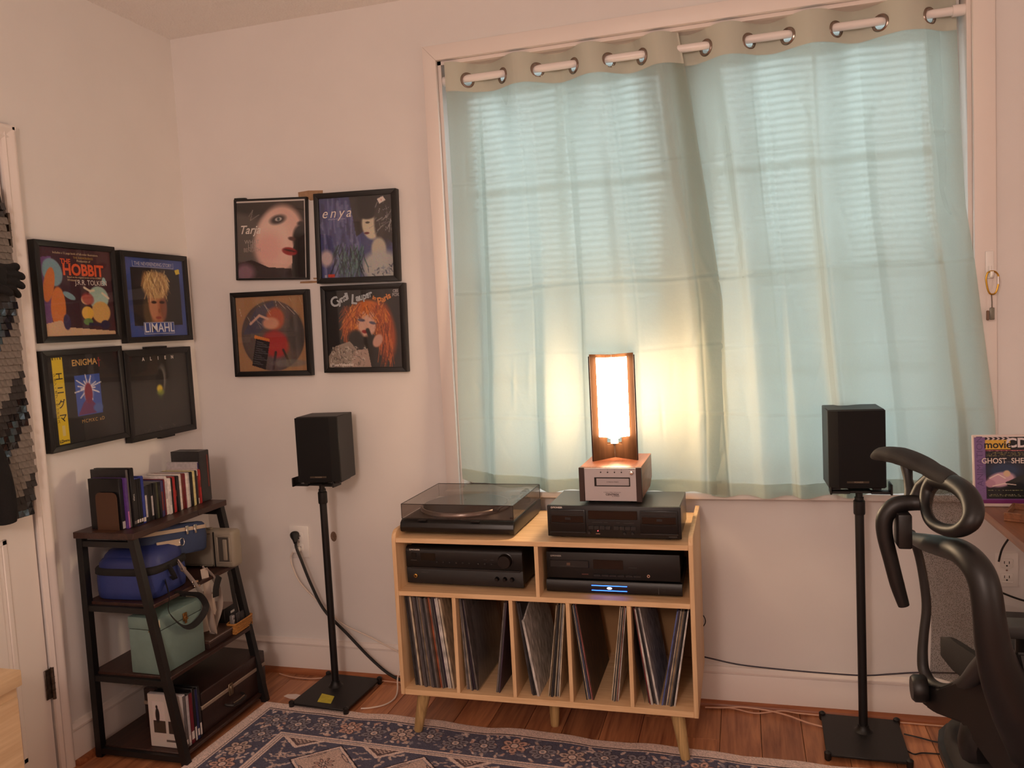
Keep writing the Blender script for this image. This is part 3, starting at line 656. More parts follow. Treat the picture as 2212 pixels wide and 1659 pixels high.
text('CENTREX', .0082, (.098, -.0024, .0275), M_black2, et, 'maker_logo', sx=1.1, bold=.0002); text('by PIONEER', .0042, (.108, -.0024, .0225), M_black2, et, 'maker_logo')
feet(et, (.03, W - .03), (.03, D - .06), .012, .0125)

lp = thing('table_lamp', 'glowing table lamp with crossed wooden fins and a white cylinder shade', 'lamp', (1.656, -.186, .8683), R(9))
M_lw = wood('lamp_teak', S(70, 47, 31), S(52, 34, 23), 'Z', .4, 12)
M_lw.node_tree.nodes['Principled BSDF'].inputs['Specular IOR Level'].default_value = .05; M_lw.node_tree.nodes['Principled BSDF'].inputs['Roughness'].default_value = .85
M_lwe = mat('lamp_teak_edge', S(60, 34, 24), .5)
LH = .324; AL = .0955; NT = .0055
def fin(ang, L0):
    m_ = MB(); c, s = math.cos(ang), math.sin(ang)
    # outline with a square window near the axis below the shade (radial r, z)
    for (ra, rb, za, zb) in ((L0, AL, 0, .044), (.035, AL, .044, .076), (L0, AL, .076, LH)):
        b = bmesh.new(); bmesh.ops.create_cube(b, size=1); bmesh.ops.scale(b, vec=(rb - ra, NT, zb - za), verts=b.verts); bmesh.ops.translate(b, vec=((ra + rb) / 2, 0, (za + zb) / 2), verts=b.verts)
        m_.bm(b, 0, Matrix.Rotation(ang, 4, 'Z'))
    f_ = m_.build('fin', M_lw, lp)
    e = MB(); e.box(AL, AL + .0012, -NT / 2, NT / 2, 0, LH, mat=Matrix.Rotation(ang, 4, 'Z')); e.build('fin_edge', M_lwe, f_)
for k in range(4): fin(R(45 + 90 * k), .003)
def shade_mat(name, k):
    m = bpy.data.materials.new(name); m.use_nodes = True; N = m.node_tree.nodes; L = m.node_tree.links
    p = N['Principled BSDF']; p.inputs['Base Color'].default_value = S(250, 235, 210); p.inputs['Emission Color'].default_value = (1, .70, .43, 1); p.inputs['Emission Strength'].default_value = LAMP_EMIT * k
    return m
M_shade = shade_mat('lit_paper_shade', 1); M_shade_back = shade_mat('dimmed_rear_shade', .08); sr = .0695   # rear panel's glow is cut so the curtain behind isn't washed out
for k in range(4):
    a0 = R(-45 + 90 * k) + .045; a1 = a0 + R(90) - .09; V = []
    for zz in (.073, LH - .006):
        for i in range(13):
            a = a0 + (a1 - a0) * i / 12; V.append((sr * math.cos(a), sr * math.sin(a), zz))
    MB().add(V, [(i, i + 1, 14 + i, 13 + i) for i in range(12)]).build('shade', M_shade_back if k == 1 else M_shade, lp)
MB().lathe([(.012, .044), (.012, .058), (.018, .060), (.018, .085), (.010, .09)], 20).build('bulb_socket', M_white, lp)
MB().lathe([(.010, .09), (.022, .12), (.028, .15), (.022, .175), (.001, .185)], 20).build('bulb', M_white, lp)
bl = point_light('bulb_light', (0, 0, .215), 5, (1, .74, .50), .02); bl.parent = lp

# ------------------------------------------------------------------ ladder shelf by the left wall
M_shelf = wood('dark_rustic_wood', S(68, 42, 34), S(36, 22, 19), 'Y', .42, 10)
sh = thing('ladder_shelf', 'dark four-tier ladder shelf with black metal legs against the left wall', 'shelf', (.04, -.70, 0))
def L3(p): return (p[0] - .04, p[1] + .70, p[2])
def bar(m_, a, b, w=.011, d=.011): m_.tube([L3(a), L3(b)], math.sqrt(2), 4, flat=(w, d), up=(1, 1, 0) if abs(a[2] - b[2]) > .1 else (0, 1, 1) if abs(a[0] - b[0]) > .05 else (1, 0, 1))
FX = lambda z: .372 - .180 * z
for y in (-.688, -.258):
    m_ = MB(); bar(m_, (.052, y, 0), (.052, y, .708)); m_.build('leg', M_blackm, sh)
    m_ = MB(); bar(m_, (FX(0), y, 0), (FX(.708), y, .708)); m_.build('leg', M_blackm, sh)
    for z in (.690, .484, .258, .020):
        m_ = MB(); bar(m_, (.052, y, z), (FX(z), y, z), .009, .009); m_.build('crossbar', M_blackm, sh)
for (x0, x1, y0, y1, z0, z1) in ((.036, .262, -.704, -.398, .708, .728), (.036, .262, -.397, -.240, .708, .728), (.040, .298, -.682, -.262, .490, .502), (.040, .336, -.682, -.262, .262, .275), (.040, .366, -.682, -.262, .022, .033)):
    MB().box(x0 - .04, x1 - .04, y0 + .70, y1 + .70, z0, z1, .0015, 1).build('shelf_board', M_shelf, sh)
for y in (-.42, -.37): MB().box(.15, .20, y + .70 - .004, y + .70 + .004, .702, .708).build('bracket', M_blackm, sh)

# row of disc cases on top: spines face the room
ST = .7282
def case_mat(n, c, r=.3): return mat('disc_case_' + n, c, r, noise=.25, nscale=90)
DC = dict(black=S(24, 23, 25), charcoal=S(44, 42, 44), grey=S(110, 104, 104), purple=S(96, 62, 140), blue=S(48, 62, 150), navy=S(36, 42, 92), red=S(176, 44, 44), crimson=S(118, 30, 44), white=S(236, 226, 220), pale=S(196, 188, 190), brown=S(120, 52, 42), olive=S(72, 74, 52), cream=S(222, 208, 150), violet=S(74, 64, 110), pink=S(196, 120, 170))
def disc(label, y0, y1, h, col, xf=.203, depth=.125, name='disc_case', top=None, spine=None, cat='disc case', z=ST, band=None, grp='disc cases on the top shelf'):
    w = y1 - y0 - .0005
    t = thing(name, label, cat, (xf - depth / 2, y0 + w / 2, z), R(90), grp)     # local -y faces the room (+x)
    a, b = -w / 2, w / 2
    MB().box(a, b, -depth / 2 + .001, depth / 2, 0, h, .0008, 1).build('case', case_mat(top or col, DC[top or col]), t)
    MB().box(a + .0004, b - .0004, -depth / 2 - .0002, -depth / 2 + .0012, .002, h - .002).build('spine', case_mat(col + '_spine', DC[col], .35), t)
    yy = -depth / 2 - .0005
    if band: MB().box(a + .001, b - .001, yy, yy + .0006, band[0] * h, band[1] * h).build('spine_label', case_mat(band[2] + '_label', DC[band[2]], .4), t)
    if spine: text(spine, min(w * .62, .008), (0, yy, h * .5), M_print_w, t, 'spine_title', rot=(R(90), R(90), 0))
    return t
bs = disc('plain black box set behind the bookend at the near row end', -.664, -.650, .160, 'black', .190, .118, name='box_set', band=(.02, .16, 'pale'))
disc('purple-spined disc case beside the black box set', -.6495, -.641, .160, 'purple', .200, band=(.02, .34, 'pink'))
disc('tall case with a pale grey spine near the bookend', -.6405, -.631, .185, 'grey', .197, .135, top='charcoal')
disc('tall black case with white vertical lettering on its spine', -.6305, -.616, .187, 'black', .205, .138, spine='TARJA', band=(.05, .10, 'grey'))
for i, (y0, nm) in enumerate(((-.6155, 'first'), (-.606, 'second'), (-.5965, 'third'))):
    disc('%s slim black-spined movie case with a blue plastic top, counted from the tall black case' % nm, y0, y0 + .0093, .150, 'black', .203, .118, top='blue', band=(.06, .13, 'white'), grp='blue plastic movie cases')
disc('blue movie case with a pale lavender spine and a white barcode patch', -.587, -.5745, .153, 'blue', .203, .118, top='blue', band=(.04, .13, 'white'), grp='blue plastic movie cases')
seq = [('charcoal', .0105, .118), ('charcoal', .0105, .118), ('black', .0105, .119), ('charcoal', .0105, .119), ('black', .011, .120), ('olive', .010, .119), ('black', .010, .119), ('violet', .010, .119), ('navy', .010, .120), ('crimson', .008, .122),
       ('white', .0105, .130), ('white', .011, .121), ('black', .0085, .121), ('red', .0125, .122), ('black', .010, .121), ('charcoal', .010, .121), ('white', .0155, .124), ('brown', .0125, .123), ('crimson', .010, .122), ('white', .0105, .121), ('pale', .009, .121), ('black', .0125, .121), ('cream', .013, .122), ('black', .0125, .121), ('white', .0105, .122), ('red', .009, .121)]
y = -.5735; cnt = {}
for c, w, h in seq:
    cnt[c] = cnt.get(c, 0) + 1
    disc('%s %s-spined CD case counted from the near end of the shelf row' % (ORD[cnt[c] - 1], c), y, y + w, h, c, .201 + rng.uniform(-.003, .004), band=None if rng.random() < .5 else (rng.uniform(.1, .5), rng.uniform(.55, .9), rng.choice(['grey', 'pale', 'charcoal', 'brown'])), grp='CD cases on the top shelf')
    y += w
disc('taller clear case with a pale purple insert behind the CDs', -.2975, -.291, .146, 'violet', .196, .128, top='pale')
tb = disc('tall dark brown box set standing at the far end of the shelf row', -.2895, -.236, .182, 'charcoal', .200, .118, name='box_set', top='charcoal')
MB().box(.012, .018, -.0602, -.0585, .05, .165).build('spine_label', case_mat('brown_label', DC['brown'], .4), tb)
be = thing('bookend', 'brown metal bookend holding the near end of the disc row', 'bookend', (.142, -.668, ST))
b_ = MB(); prof = [(-.040, 0), (.040, 0)] + [(.040 - .016 + .016 * math.cos(R(a)), .118 - .016 + .016 * math.sin(R(a))) for a in (0, 30, 60, 90)] + [(-.040 + .016 + .016 * math.cos(R(a)), .118 - .016 + .016 * math.sin(R(a))) for a in (90, 120, 150, 180)]
b_.prism(prof, 'y', -.0026, -.0006); b_.build('upright', mat('brown_enamel', S(74, 46, 28), .5), be)
MB().box(-.038, .038, -.030, -.0006, 0, .0008).build('foot_plate', mat('brown_enamel', S(0, 0, 0)), be)

# ------------------------------------------------------------------ second tier: bags and grey case
def soft(name, m, parent, cx, cy, z0, z1, hx, hy, prof, e=4.0, n=40, rotz=0, wob=0, seed=1, top=True):
    """soft box: superellipse sections; prof = (height fraction, scale) pairs"""
    r_ = random.Random(seed); V = []; F = []
    for k, (f, s) in enumerate(prof):
        for i in range(n):
            a = 2 * math.pi * i / n; ca, sa = math.cos(a), math.sin(a)
            q = (abs(ca) ** e + abs(sa) ** e) ** (-1 / e); w = 1 + wob * math.sin(3 * a + k * 1.3 + seed)
            x, y_ = hx * q * ca * s * w, hy * q * sa * s * w
            V.append((cx + x * math.cos(rotz) - y_ * math.sin(rotz), cy + x * math.sin(rotz) + y_ * math.cos(rotz), z0 + (z1 - z0) * f))
    for k in range(len(prof) - 1):
        for i in range(n): j = (i + 1) % n; F.append((k * n + i, k * n + j, (k + 1) * n + j, (k + 1) * n + i))
    F.append(tuple(range(n - 1, -1, -1))); F.append(tuple((len(prof) - 1) * n + i for i in range(n)))
    return MB().add(V, F).build(name, m, parent, smooth=60)
M_bblue = mat('blue_nylon', S(44, 58, 122), .55, noise=.2, nscale=12, bump=.25, bscale=300)
M_bblue2 = mat('blue_nylon_lid', S(42, 53, 116), .5, noise=.3, nscale=9, bump=.35, bscale=40)
M_blackw = mat('black_webbing', S(22, 19, 19), .8, bump=.3, bscale=900)
M_grayw = mat('taupe_webbing', S(176, 160, 148), .75, bump=.3, bscale=900)
bag = thing('lunch_bag', 'bright blue soft cooler bag with black zipper trim on the second tier', 'bag', (.16, -.565, .503), R(3))
soft('body', M_bblue, bag, 0, 0, 0, .084, .112, .100, [(0, .94), (.06, .98), (.3, 1.0), (.7, 1.0), (1, .985)], 5)
soft('zipper_trim', M_blackw, bag, 0, 0, .078, .100, .114, .102, [(0, .99), (.15, 1.01), (.85, 1.005), (1, .98)], 5)
soft('lid', M_bblue2, bag, 0, .006, .098, .158, .110, .096, [(0, .98), (.25, .97), (.55, .90), (.8, .76), (.95, .55), (1, .3)], 3.6, wob=.012, seed=4)
soft('lid_pocket', M_bblue2, bag, -.005, -.052, .094, .134, .095, .045, [(0, 1), (.4, .98), (.75, .88), (1, .55)], 3, wob=.02, seed=2)
pk = MB(); pk.tube([(-.10, -.05, .104), (-.098, -.02, .135), (-.05, -.012, .147), (.03, -.012, .147), (.088, -.022, .135), (.094, -.05, .104)], .004, 8); pk.build('pocket_piping', M_blackw, bag)
hd = MB(); hd.tube([(.113, -.02, .092), (.128, -.018, .06), (.128, -.012, .05), (.114, -.012, .045)], 1, 8, flat=(.010, .002)); hd.build('side_handle', M_blackw, bag)
def strap(name, pts, w, m, parent, th=.0012, up=(0, 1, 0)):
    P = [Vector(p) for p in pts]; fine = []
    for i in range(len(P) - 1):                                   # Catmull-Rom through the points
        p0, p1, p2, p3 = P[max(i - 1, 0)], P[i], P[i + 1], P[min(i + 2, len(P) - 1)]
        for k in range(6):
            t_ = k / 6; fine.append(.5 * ((2 * p1) + (p2 - p0) * t_ + (2 * p0 - 5 * p1 + 4 * p2 - p3) * t_ ** 2 + (3 * p1 - p0 - 3 * p2 + p3) * t_ ** 3))
    fine.append(P[-1]); return MB().tube(fine, 1, 8, flat=(w, th), up=up).build(name, m, parent)
def rel(o, pts):
    mi = o.matrix_basis.inverted(); return [tuple(mi @ Vector(p)) for p in pts]
strap('shoulder_strap', rel(bag, [(.275, -.60, .55), (.315, -.635, .512), (.326, -.655, .47), (.326, -.600, .405), (.327, -.555, .389), (.327, -.505, .402), (.327, -.482, .43), (.322, -.505, .472), (.312, -.55, .492), (.29, -.58, .505)]), .0105, M_blackw, bag, up=(0, 0, 1))
# grey hard case standing behind
gc = thing('hard_case', 'grey moulded hard case with a recessed carry handle on the second tier', 'case', (.165, -.292, .5025))
M_gcase = mat('warm_grey_plastic', S(140, 130, 116), .5, bump=.06, bscale=300)
MB().box(-.135, .165, -.026, .030, 0, .132, .014, 4).build('shell', M_gcase, gc)
MB().box(-.128, .085, -.030, -.020, .006, .124, .010, 3).build('front_cover', M_gcase, gc)
rm = MB()
for (x0, x1, z0, z1) in ((.098, .106, .022, .112), (.148, .156, .022, .112), (.098, .156, .016, .024), (.098, .156, .110, .118)): rm.box(x0, x1, -.030, -.024, z0, z1, .002, 1)
hb = rm.build('handle_recess', M_gcase, gc); MB().box(.106, .148, -.0268, -.0255, .024, .110).build('recess_floor', mat('dark_recess', S(74, 68, 62), .6), hb)
MB().box(.128, .144, -.034, -.027, .030, .104, .003, 2).build('carry_handle', M_gcase, gc)
MB().box(.05, .07, -.012, .006, .1315, .137, .002, 1).build('latch', M_gcase, gc)
MB().box(.0865, .0915, -.0275, -.0255, .004, .128).build('seam', M_dusk, gc)
# navy pouch
pc = thing('zip_pouch', 'navy zip pouch with a taupe zipper and two silver pulls', 'pouch', (.195, -.478, .592), rot=(R(-9), R(6), R(74)))
M_navy = mat('navy_canvas', S(44, 58, 92), .75, bump=.3, bscale=500, noise=.15, nscale=30)
soft('body', M_navy, pc, 0, 0, 0, .100, .125, .062, [(0, .90), (.08, .97), (.5, 1), (.9, .97), (.97, .92), (1, .8)], 5, wob=.008)
zp = soft('zipper', mat('taupe_zip_tape', S(178, 158, 138), .7), pc, 0, 0, .074, .086, .1265, .0635, [(0, .995), (.2, 1.0), (.8, .995), (1, .985)], 5)
for x in (.03, .062):
    p_ = MB(); p_.box(x - .004, x + .004, -.069, -.066, .062, .086, .001, 1); p_.box(x - .006, x + .006, -.069, -.064, .084, .091, .001, 1); p_.build('zipper_pull', M_chrome, zp)
MB().box(-.085, .0, -.068, -.063, .030, .052, .001, 1).build('front_strap_tab', mat('taupe_zip_tape', S(0, 0, 0)), pc)
rg = MB(); rg.tube([(.006 + .009 * math.cos(a), -.067, .041 + .012 * math.sin(a)) for a in np.linspace(0, 6.283, 16, endpoint=False)], .0018, 8, closed=True); rg.build('strap_ring', M_chrome, pc)
strap('hanging_strap', rel(pc, [(.275, -.535, .592), (.29, -.525, .56), (.302, -.508, .525), (.31, -.48, .47), (.315, -.455, .41), (.315, -.445, .345), (.305, -.425, .315), (.295, -.42, .36), (.295, -.425, .45), (.287, -.425, .535)]), .0125, M_grayw, pc, up=(0, 1, 0))
strap('hanging_strap', rel(pc, [(.287, -.42, .535), (.295, -.395, .50), (.30, -.375, .45), (.30, -.372, .39), (.295, -.40, .335), (.29, -.42, .30)]), .0125, M_grayw, pc, up=(0, 1, 0))
for (a, b) in (((.278, -.538, .60), (.288, -.527, .565)), ((.283, -.428, .545), (.289, -.418, .527))):
    c_ = MB(); c_.tube(rel(pc, [a, b]), .003, 8); A, B = [Vector(q) for q in rel(pc, [a, b])]
    c_.tube([B + Vector((.010 * math.cos(t), .001, .007 * math.sin(t))) for t in np.linspace(0, 6.283, 14, endpoint=False)], .0017, 6, closed=True); c_.build('strap_clip', M_chrome, pc)
for z in (.515, .498): MB().box(-.012, .012, -.002, .002, -.004, .004, .001, 1).build('strap_slider', M_chrome, pc).location = rel(pc, [(.307, -.50 + (.515 - z) * .5, z)])[0]
strap_b = thing('loose_strap', 'black webbing strap dangling beside the grey hard case', 'strap', (.30, -.31, .345))
strap('webbing', [(.015, -.02, .152), (.016, -.014, .118), (.016, -.006, .06), (.015, .006, .0), (.012, .012, -.035)], .011, M_blackw, strap_b, up=(0, 1, 0))
strap('webbing_end', [(.015, -.075, .152), (.018, -.10, .12), (.018, -.105, .09)], .016, M_blackw, strap_b, up=(0, 1, 0))

# ------------------------------------------------------------------ third tier
M_teal = mat('sage_teal_vinyl', S(116, 140, 134), .55, noise=.12, nscale=25, bump=.15, bscale=400)
tb_ = thing('record_box', 'sage green vinyl carry box with brass clasps on the third tier', 'box', (.25, -.577, .2755), R(-2))
MB().box(-.062, .058, -.097, .097, 0, .140, .002, 2).build('body', M_teal, tb_)
lid = MB().box(-.063, .059, -.098, .098, .1415, .180, .003, 2).build('lid', M_teal, tb_)
MB().box(-.0605, .0565, -.0955, .0955, .139, .143).build('lid_gap', M_dusk, tb_)
for (x, y_, rz) in ((.059, .012, 0), (.03, -.0985, -90)):
    c_ = MB(); c_.box(0, .004, -.009, .009, -.004, .022, .001, 1); c_.box(.003, .006, -.005, .005, -.012, .012, .001, 1); c_.tube([(.006, -.008, .002), (.006, .008, .002)], .0022, 8)
    o = c_.build('clasp', mat('aged_brass', S(146, 104, 58), .4, metal=.8, noise=.3, nscale=200), lid); o.location = (x, y_, .138); o.rotation_euler = (0, 0, R(rz))
for z0, z1 in ((.0, .14), (.142, .18)): MB().box(.0572, .0592, -.0985, -.0960, z0 + .01, z1 - .004).build('worn_corner', mat('bare_edge_board', S(206, 190, 160), .8), tb_)
fb = thing('flat_box', 'flat dark brown box lying beside the green carry box', 'box', (.25, -.402, .2755))
MB().box(-.075, .072, -.072, .078, 0, .021, .0015, 1).build('tray', mat('dark_brown_board', S(48, 32, 28), .5), fb); MB().box(-.077, .074, -.074, .080, .018, .031, .002, 1).build('lid', mat('dark_brown_lid', S(66, 46, 38), .4), fb)
MB().box(.0735, .0748, -.073, .079, .0265, .0282).build('lid_edge', mat('pale_edge', S(150, 136, 130), .5), fb)
bk = thing('black_carton', 'small black carton with a printed top near the far shelf leg', 'carton', (.245, -.285, .3075 - .0317), R(4))
MB().box(-.075, .030, -.040, .044, 0, .078, .0015, 1).build('carton', mat('black_carton_board', S(16, 15, 16), .5), bk); MB().box(-.07, .026, -.036, .040, .0782, .0790).build('top_print', mat('mauve_print', S(150, 128, 122), .5), bk)
MB().box(.0302, .0308, -.002, .034, .052, .060).build('side_sticker', M_print_w, bk)
bsk = thing('wicker_basket', 'small tan wicker basket at the far front edge of the third tier', 'basket', (.315, -.291, .2755), R(2))
M_wick = mat('tan_wicker', S(186, 128, 62), .6, noise=.3, nscale=120)
MB().box(-.018, .016, -.053, .055, 0, .003).build('basket_floor', M_wick, bsk)
wv = MB()
for k in range(6):
    z = .004 + k * .0052; pts = []
    for i in range(48):
        a = i / 48 * 2 * math.pi; q = (abs(math.cos(a)) ** 6 + abs(math.sin(a)) ** 6) ** (-1 / 6)
        s = 1 + .05 * (1 if (i + k) % 2 else -1); pts.append((-.001 + .018 * q * math.cos(a) * s, .001 + .055 * q * math.sin(a) * (1 + (s - 1) * .3), z))
    wv.tube(pts, .0027, 5, closed=True)
wv.build('weave', M_wick, bsk)['kind'] = 'stuff'
rim = MB(); rim.tube([(-.001 + .019 * (abs(math.cos(a)) ** 6 + abs(math.sin(a)) ** 6) ** (-1 / 6) * math.cos(a), .001 + .056 * (abs(math.cos(a)) ** 6 + abs(math.sin(a)) ** 6) ** (-1 / 6) * math.sin(a), .035) for a in np.linspace(0, 6.283, 48, endpoint=False)], .0034, 8, closed=True); rim.build('rim', M_wick, bsk)
M_gad = mat('silver_gadget', S(150, 146, 146), .3, metal=.5); M_gad2 = mat('dark_gadget', S(52, 50, 52), .3)
for nm, lb, x, yy, w, d_, h, mm in (('gadget_case', 'rounded silver gadget standing in the wicker basket', -.004, -.036, .016, .014, .060, M_gad), ('gadget_case', 'dark slim gadget between the silver ones in the wicker basket', -.002, -.012, .014, .020, .062, M_gad2), ('memory_card_case', 'clear card case tilted at the far end of the wicker basket', .0, .018, .008, .040, .058, M_gad2), ('gadget_case', 'small grey gadget at the near corner of the wicker basket', .006, -.046, .010, .008, .048, M_gad)):
    t = thing(nm, lb, 'gadget', (.315 + x, -.291 + yy, .2787), R(3), 'gadgets in the wicker basket')
    MB().box(-w / 2, w / 2, -d_ / 2, d_ / 2, 0, h, min(w, d_) * .3, 3).build('body', mm, t); MB().box(w / 2 - .0002, w / 2 + .0006, -d_ * .3, d_ * .3, h * .55, h * .85).build('face', M_hifi_dim, t)
wc = thing('paper_bag', 'crumpled white paper bag with a dark red mark behind the hanging straps', 'paper bag', (.22, -.372, .3067))
soft('bag', mat('white_paper', S(226, 208, 194), .8, bump=.4, bscale=30), wc, 0, 0, 0, .115, .045, .040, [(0, 1), (.3, 1.02), (.7, .96), (1, .90)], 4, wob=.03, n=28, seed=5)
MB().lathe([(.001, 0), (.008, .003), (.010, .012), (.004, .022), (.0005, .026)], 12, Matrix.Translation((.046, -.004, .035))).build('red_mark', mat('dark_red_mark', S(96, 22, 34), .5), wc)

# ------------------------------------------------------------------ bottom tier
M_suit = mat('dark_brown_leatherette', S(48, 30, 26), .42, bump=.25, bscale=260, noise=.2, nscale=30)
su = thing('suitcase', 'dark brown suitcase with a pale metal band and latch on the bottom tier', 'suitcase', (.236, -.388, .0335), R(-1))
MB().box(-.113, .113, -.176, .176, 0, .082, .005, 3).build('body', M_suit, su); MB().box(-.113, .113, -.176, .176, .091, .136, .005, 3).build('lid', M_suit, su)
MB().box(-.1145, .1145, -.1775, .1775, .080, .093, .002, 1).build('metal_band', mat('pale_band', S(168, 150, 134), .4, metal=.4), su)
M_lat = mat('nickel_latch', S(150, 132, 112), .35, metal=.9)
for y_ in (-.03,):
    l_ = MB(); l_.box(.113, .118, y_ - .011, y_ + .011, .064, .104, .001, 1); l_.box(.117, .122, y_ - .007, y_ + .007, .070, .098, .0015, 1); l_.tube([(.120, y_ - .004, .10), (.120, y_ - .004, .07)], .0018, 6); l_.tube([(.120, y_ + .004, .10), (.120, y_ + .004, .07)], .0018, 6); l_.build('latch', M_lat, su)
hn = MB(); hn.tube([(.114, -.064, .046), (.124, -.064, .044), (.137, -.055, .040), (.140, -.02, .038), (.137, .015, .040), (.124, .024, .044), (.114, .024, .046)], [.004, .005, .0065, .0075, .0065, .005, .004], 10); hn.build('handle', mat('black_leather_handle', S(26, 19, 18), .5), su)
ht = MB(); ht.tube([(.138, -.05, .047), (.141, -.02, .0465), (.138, .01, .047)], .002, 6); ht.build('handle_trim', M_lat, su)
def dvd(label, y0, y1, col, z=.0335, h=.168, xf=.352, d_=.130, nm='movie_case'):
    w = y1 - y0 - .0006; t = thing(nm, label, 'movie case', (xf - d_ / 2, (y0 + y1) / 2, z), R(90), 'movie cases on the bottom tier')
    MB().box(-w / 2, w / 2, -d_ / 2 + .0015, d_ / 2, 0, h, .001, 1).build('case', case_mat(col[0], DC[col[0]]), t)
    MB().box(-w / 2 + .001, w / 2 - .001, -d_ / 2 + .0004, -d_ / 2 + .0018, .003, h - .003).build('spine', case_mat(col[1] + '_spine', DC[col[1]], .35), t)
    MB().box(-w / 2 + .002, w / 2 - .002, -d_ / 2, -d_ / 2 + .001, h * rng.uniform(.02, .1), h * rng.uniform(.15, .3)).build('spine_label', case_mat('white_label', DC['white'], .4), t)
    return t
dv0 = dvd('pale grey movie case whose cover shows two dark figures, nearest of its row', -.660, -.6455, ('pale', 'grey'), h=.172)

# ------------------------------------------------------------------ flat prints: colours painted per vertex on a fine grid
class Art:
    def __init__(s, w, h, bg, n=130):
        s.w, s.h = w, h; s.nu = n; s.nv = max(8, int(n * h / w))
        s.u, s.v = np.meshgrid(np.linspace(0, 1, s.nu), np.linspace(0, 1, s.nv)); s.c = np.zeros((s.nv, s.nu, 3)) + np.array(bg, float); s.r = np.random.RandomState(5)
    def mix(s, a, col): a = np.clip(a, 0, 1)[..., None]; s.c = s.c * (1 - a) + np.array(col, float) * a; return s
    def ell(s, cx, cy, rx, ry, col, soft=.12, rot=0, a=1):
        x, y = s.u - cx, s.v - cy; c, q = math.cos(R(rot)), math.sin(R(rot)); d = np.sqrt(((x * c + y * q) / rx) ** 2 + ((-x * q + y * c) / ry) ** 2)
        return s.mix(a * np.clip((1 - d) / soft + .5, 0, 1), col)
    def poly(s, pts, col, a=1):
        ins = np.zeros(s.u.shape, bool); n = len(pts)
        for i in range(n):
            (x0, y0), (x1, y1) = pts[i], pts[(i + 1) % n]
            cond = (y0 > s.v) != (y1 > s.v)
            with np.errstate(divide='ignore', invalid='ignore'): xi = (x1 - x0) * (s.v - y0) / ((y1 - y0) if y1 != y0 else 1e-9) + x0
            ins ^= cond & (s.u < xi)
        return s.mix(ins * a, col)
    def rect(s, x0, y0, x1, y1, col, a=1): return s.mix(((s.u >= x0) & (s.u <= x1) & (s.v >= y0) & (s.v <= y1)) * a, col)
    def line(s, pts, w, col, a=1):
        for (x0, y0), (x1, y1) in zip(pts, pts[1:]):
            dx, dy = x1 - x0, y1 - y0; t = np.clip(((s.u - x0) * dx + (s.v - y0) * dy) / (dx * dx + dy * dy + 1e-9), 0, 1)
            d = np.hypot(s.u - x0 - t * dx, s.v - y0 - t * dy); s.mix(a * np.clip((w - d) / (w * .6) + .3, 0, 1), col)
        return s
    def streaks(s, n, x0, x1, y0, y1, cols, ln=.12, w=.006, ang=90, spread=25, a=.8):
        for _ in range(n):
            x, y = s.r.uniform(x0, x1), s.r.uniform(y0, y1); t = R(ang + s.r.uniform(-spread, spread)); l = ln * s.r.uniform(.4, 1)
            s.line([(x, y), (x + l * math.cos(t), y + l * math.sin(t))], w * s.r.uniform(.5, 1.2), cols[s.r.randint(len(cols))], a)
        return s
    def noise(s, k): s.c = s.c + s.r.normal(0, k, s.c.shape); return s
    def mesh(s, name, parent, m, y=0, loc=None, keepcirc=False):
        V = np.stack([(s.u - .5) * s.w, np.full_like(s.u, y), (.5 - s.v) * s.h], -1).reshape(-1, 3)
        c = np.clip(s.c, 0, 255) / 255; lin = np.where(c <= .04045, c / 12.92, ((c + .055) / 1.055) ** 2.4).reshape(-1, 3)
        return np_mesh(name, V, grid_quads(s.nu, s.nv), m, parent, lin, smooth=False, loc=loc)
M_art = attr_mat('printed_sleeve', .45)
def tm(r, g, b): return mat('ink_%d_%d_%d' % (r, g, b), S(r, g, b), .5)
M_pane = glassy('picture_glass', (.96, .96, .96, 1), rough=.03)
M_frame = mat('black_frame_wood', S(16, 14, 14), .45)
def frame(label, x, y, z, w, h, rz, tilt, bar, depth, art, wall_gap=.001, inset=.008):
    t = thing('picture_frame', label, 'picture', (x, y, z), group='black square frames hung in fours')
    t.rotation_euler = (0, R(tilt), rz)
    f = MB(); iw, ih = w / 2 - bar, h / 2 - bar; W2, H2 = w / 2, h / 2
    for q in ([(-W2, -H2), (W2, -H2), (iw, -ih), (-iw, -ih)], [(W2, -H2), (W2, H2), (iw, ih), (iw, -ih)], [(W2, H2), (-W2, H2), (-iw, ih), (iw, ih)], [(-W2, H2), (-W2, -H2), (-iw, -ih), (-iw, ih)]):
        f.prism(q, 'y', -depth - wall_gap, -wall_gap, bev=.0012)
    f.build('frame', M_frame, t)
    MB().box(-iw - .002, iw + .002, -.008 - wall_gap, -wall_gap - .003, -ih - .002, ih + .002).build('backing_board', M_dusk, t)
    a = art.mesh('cover_art', t, M_art, -depth + inset - wall_gap)
    MB().add([(-iw, -depth + .003 - wall_gap, -ih), (iw, -depth + .003 - wall_gap, -ih), (iw, -depth + .003 - wall_gap, ih), (-iw, -depth + .003 - wall_gap, ih)], [(0, 1, 2, 3)]).build('glass_pane', M_pane, t)
    yy = -depth + inset - wall_gap - .0006
    def put(s, size, u, v, m, **k):
        o = text(s, size, ((u - .5) * art.w, yy, (.5 - v) * art.h), m, a, **k)
        return o
    return t, a, put
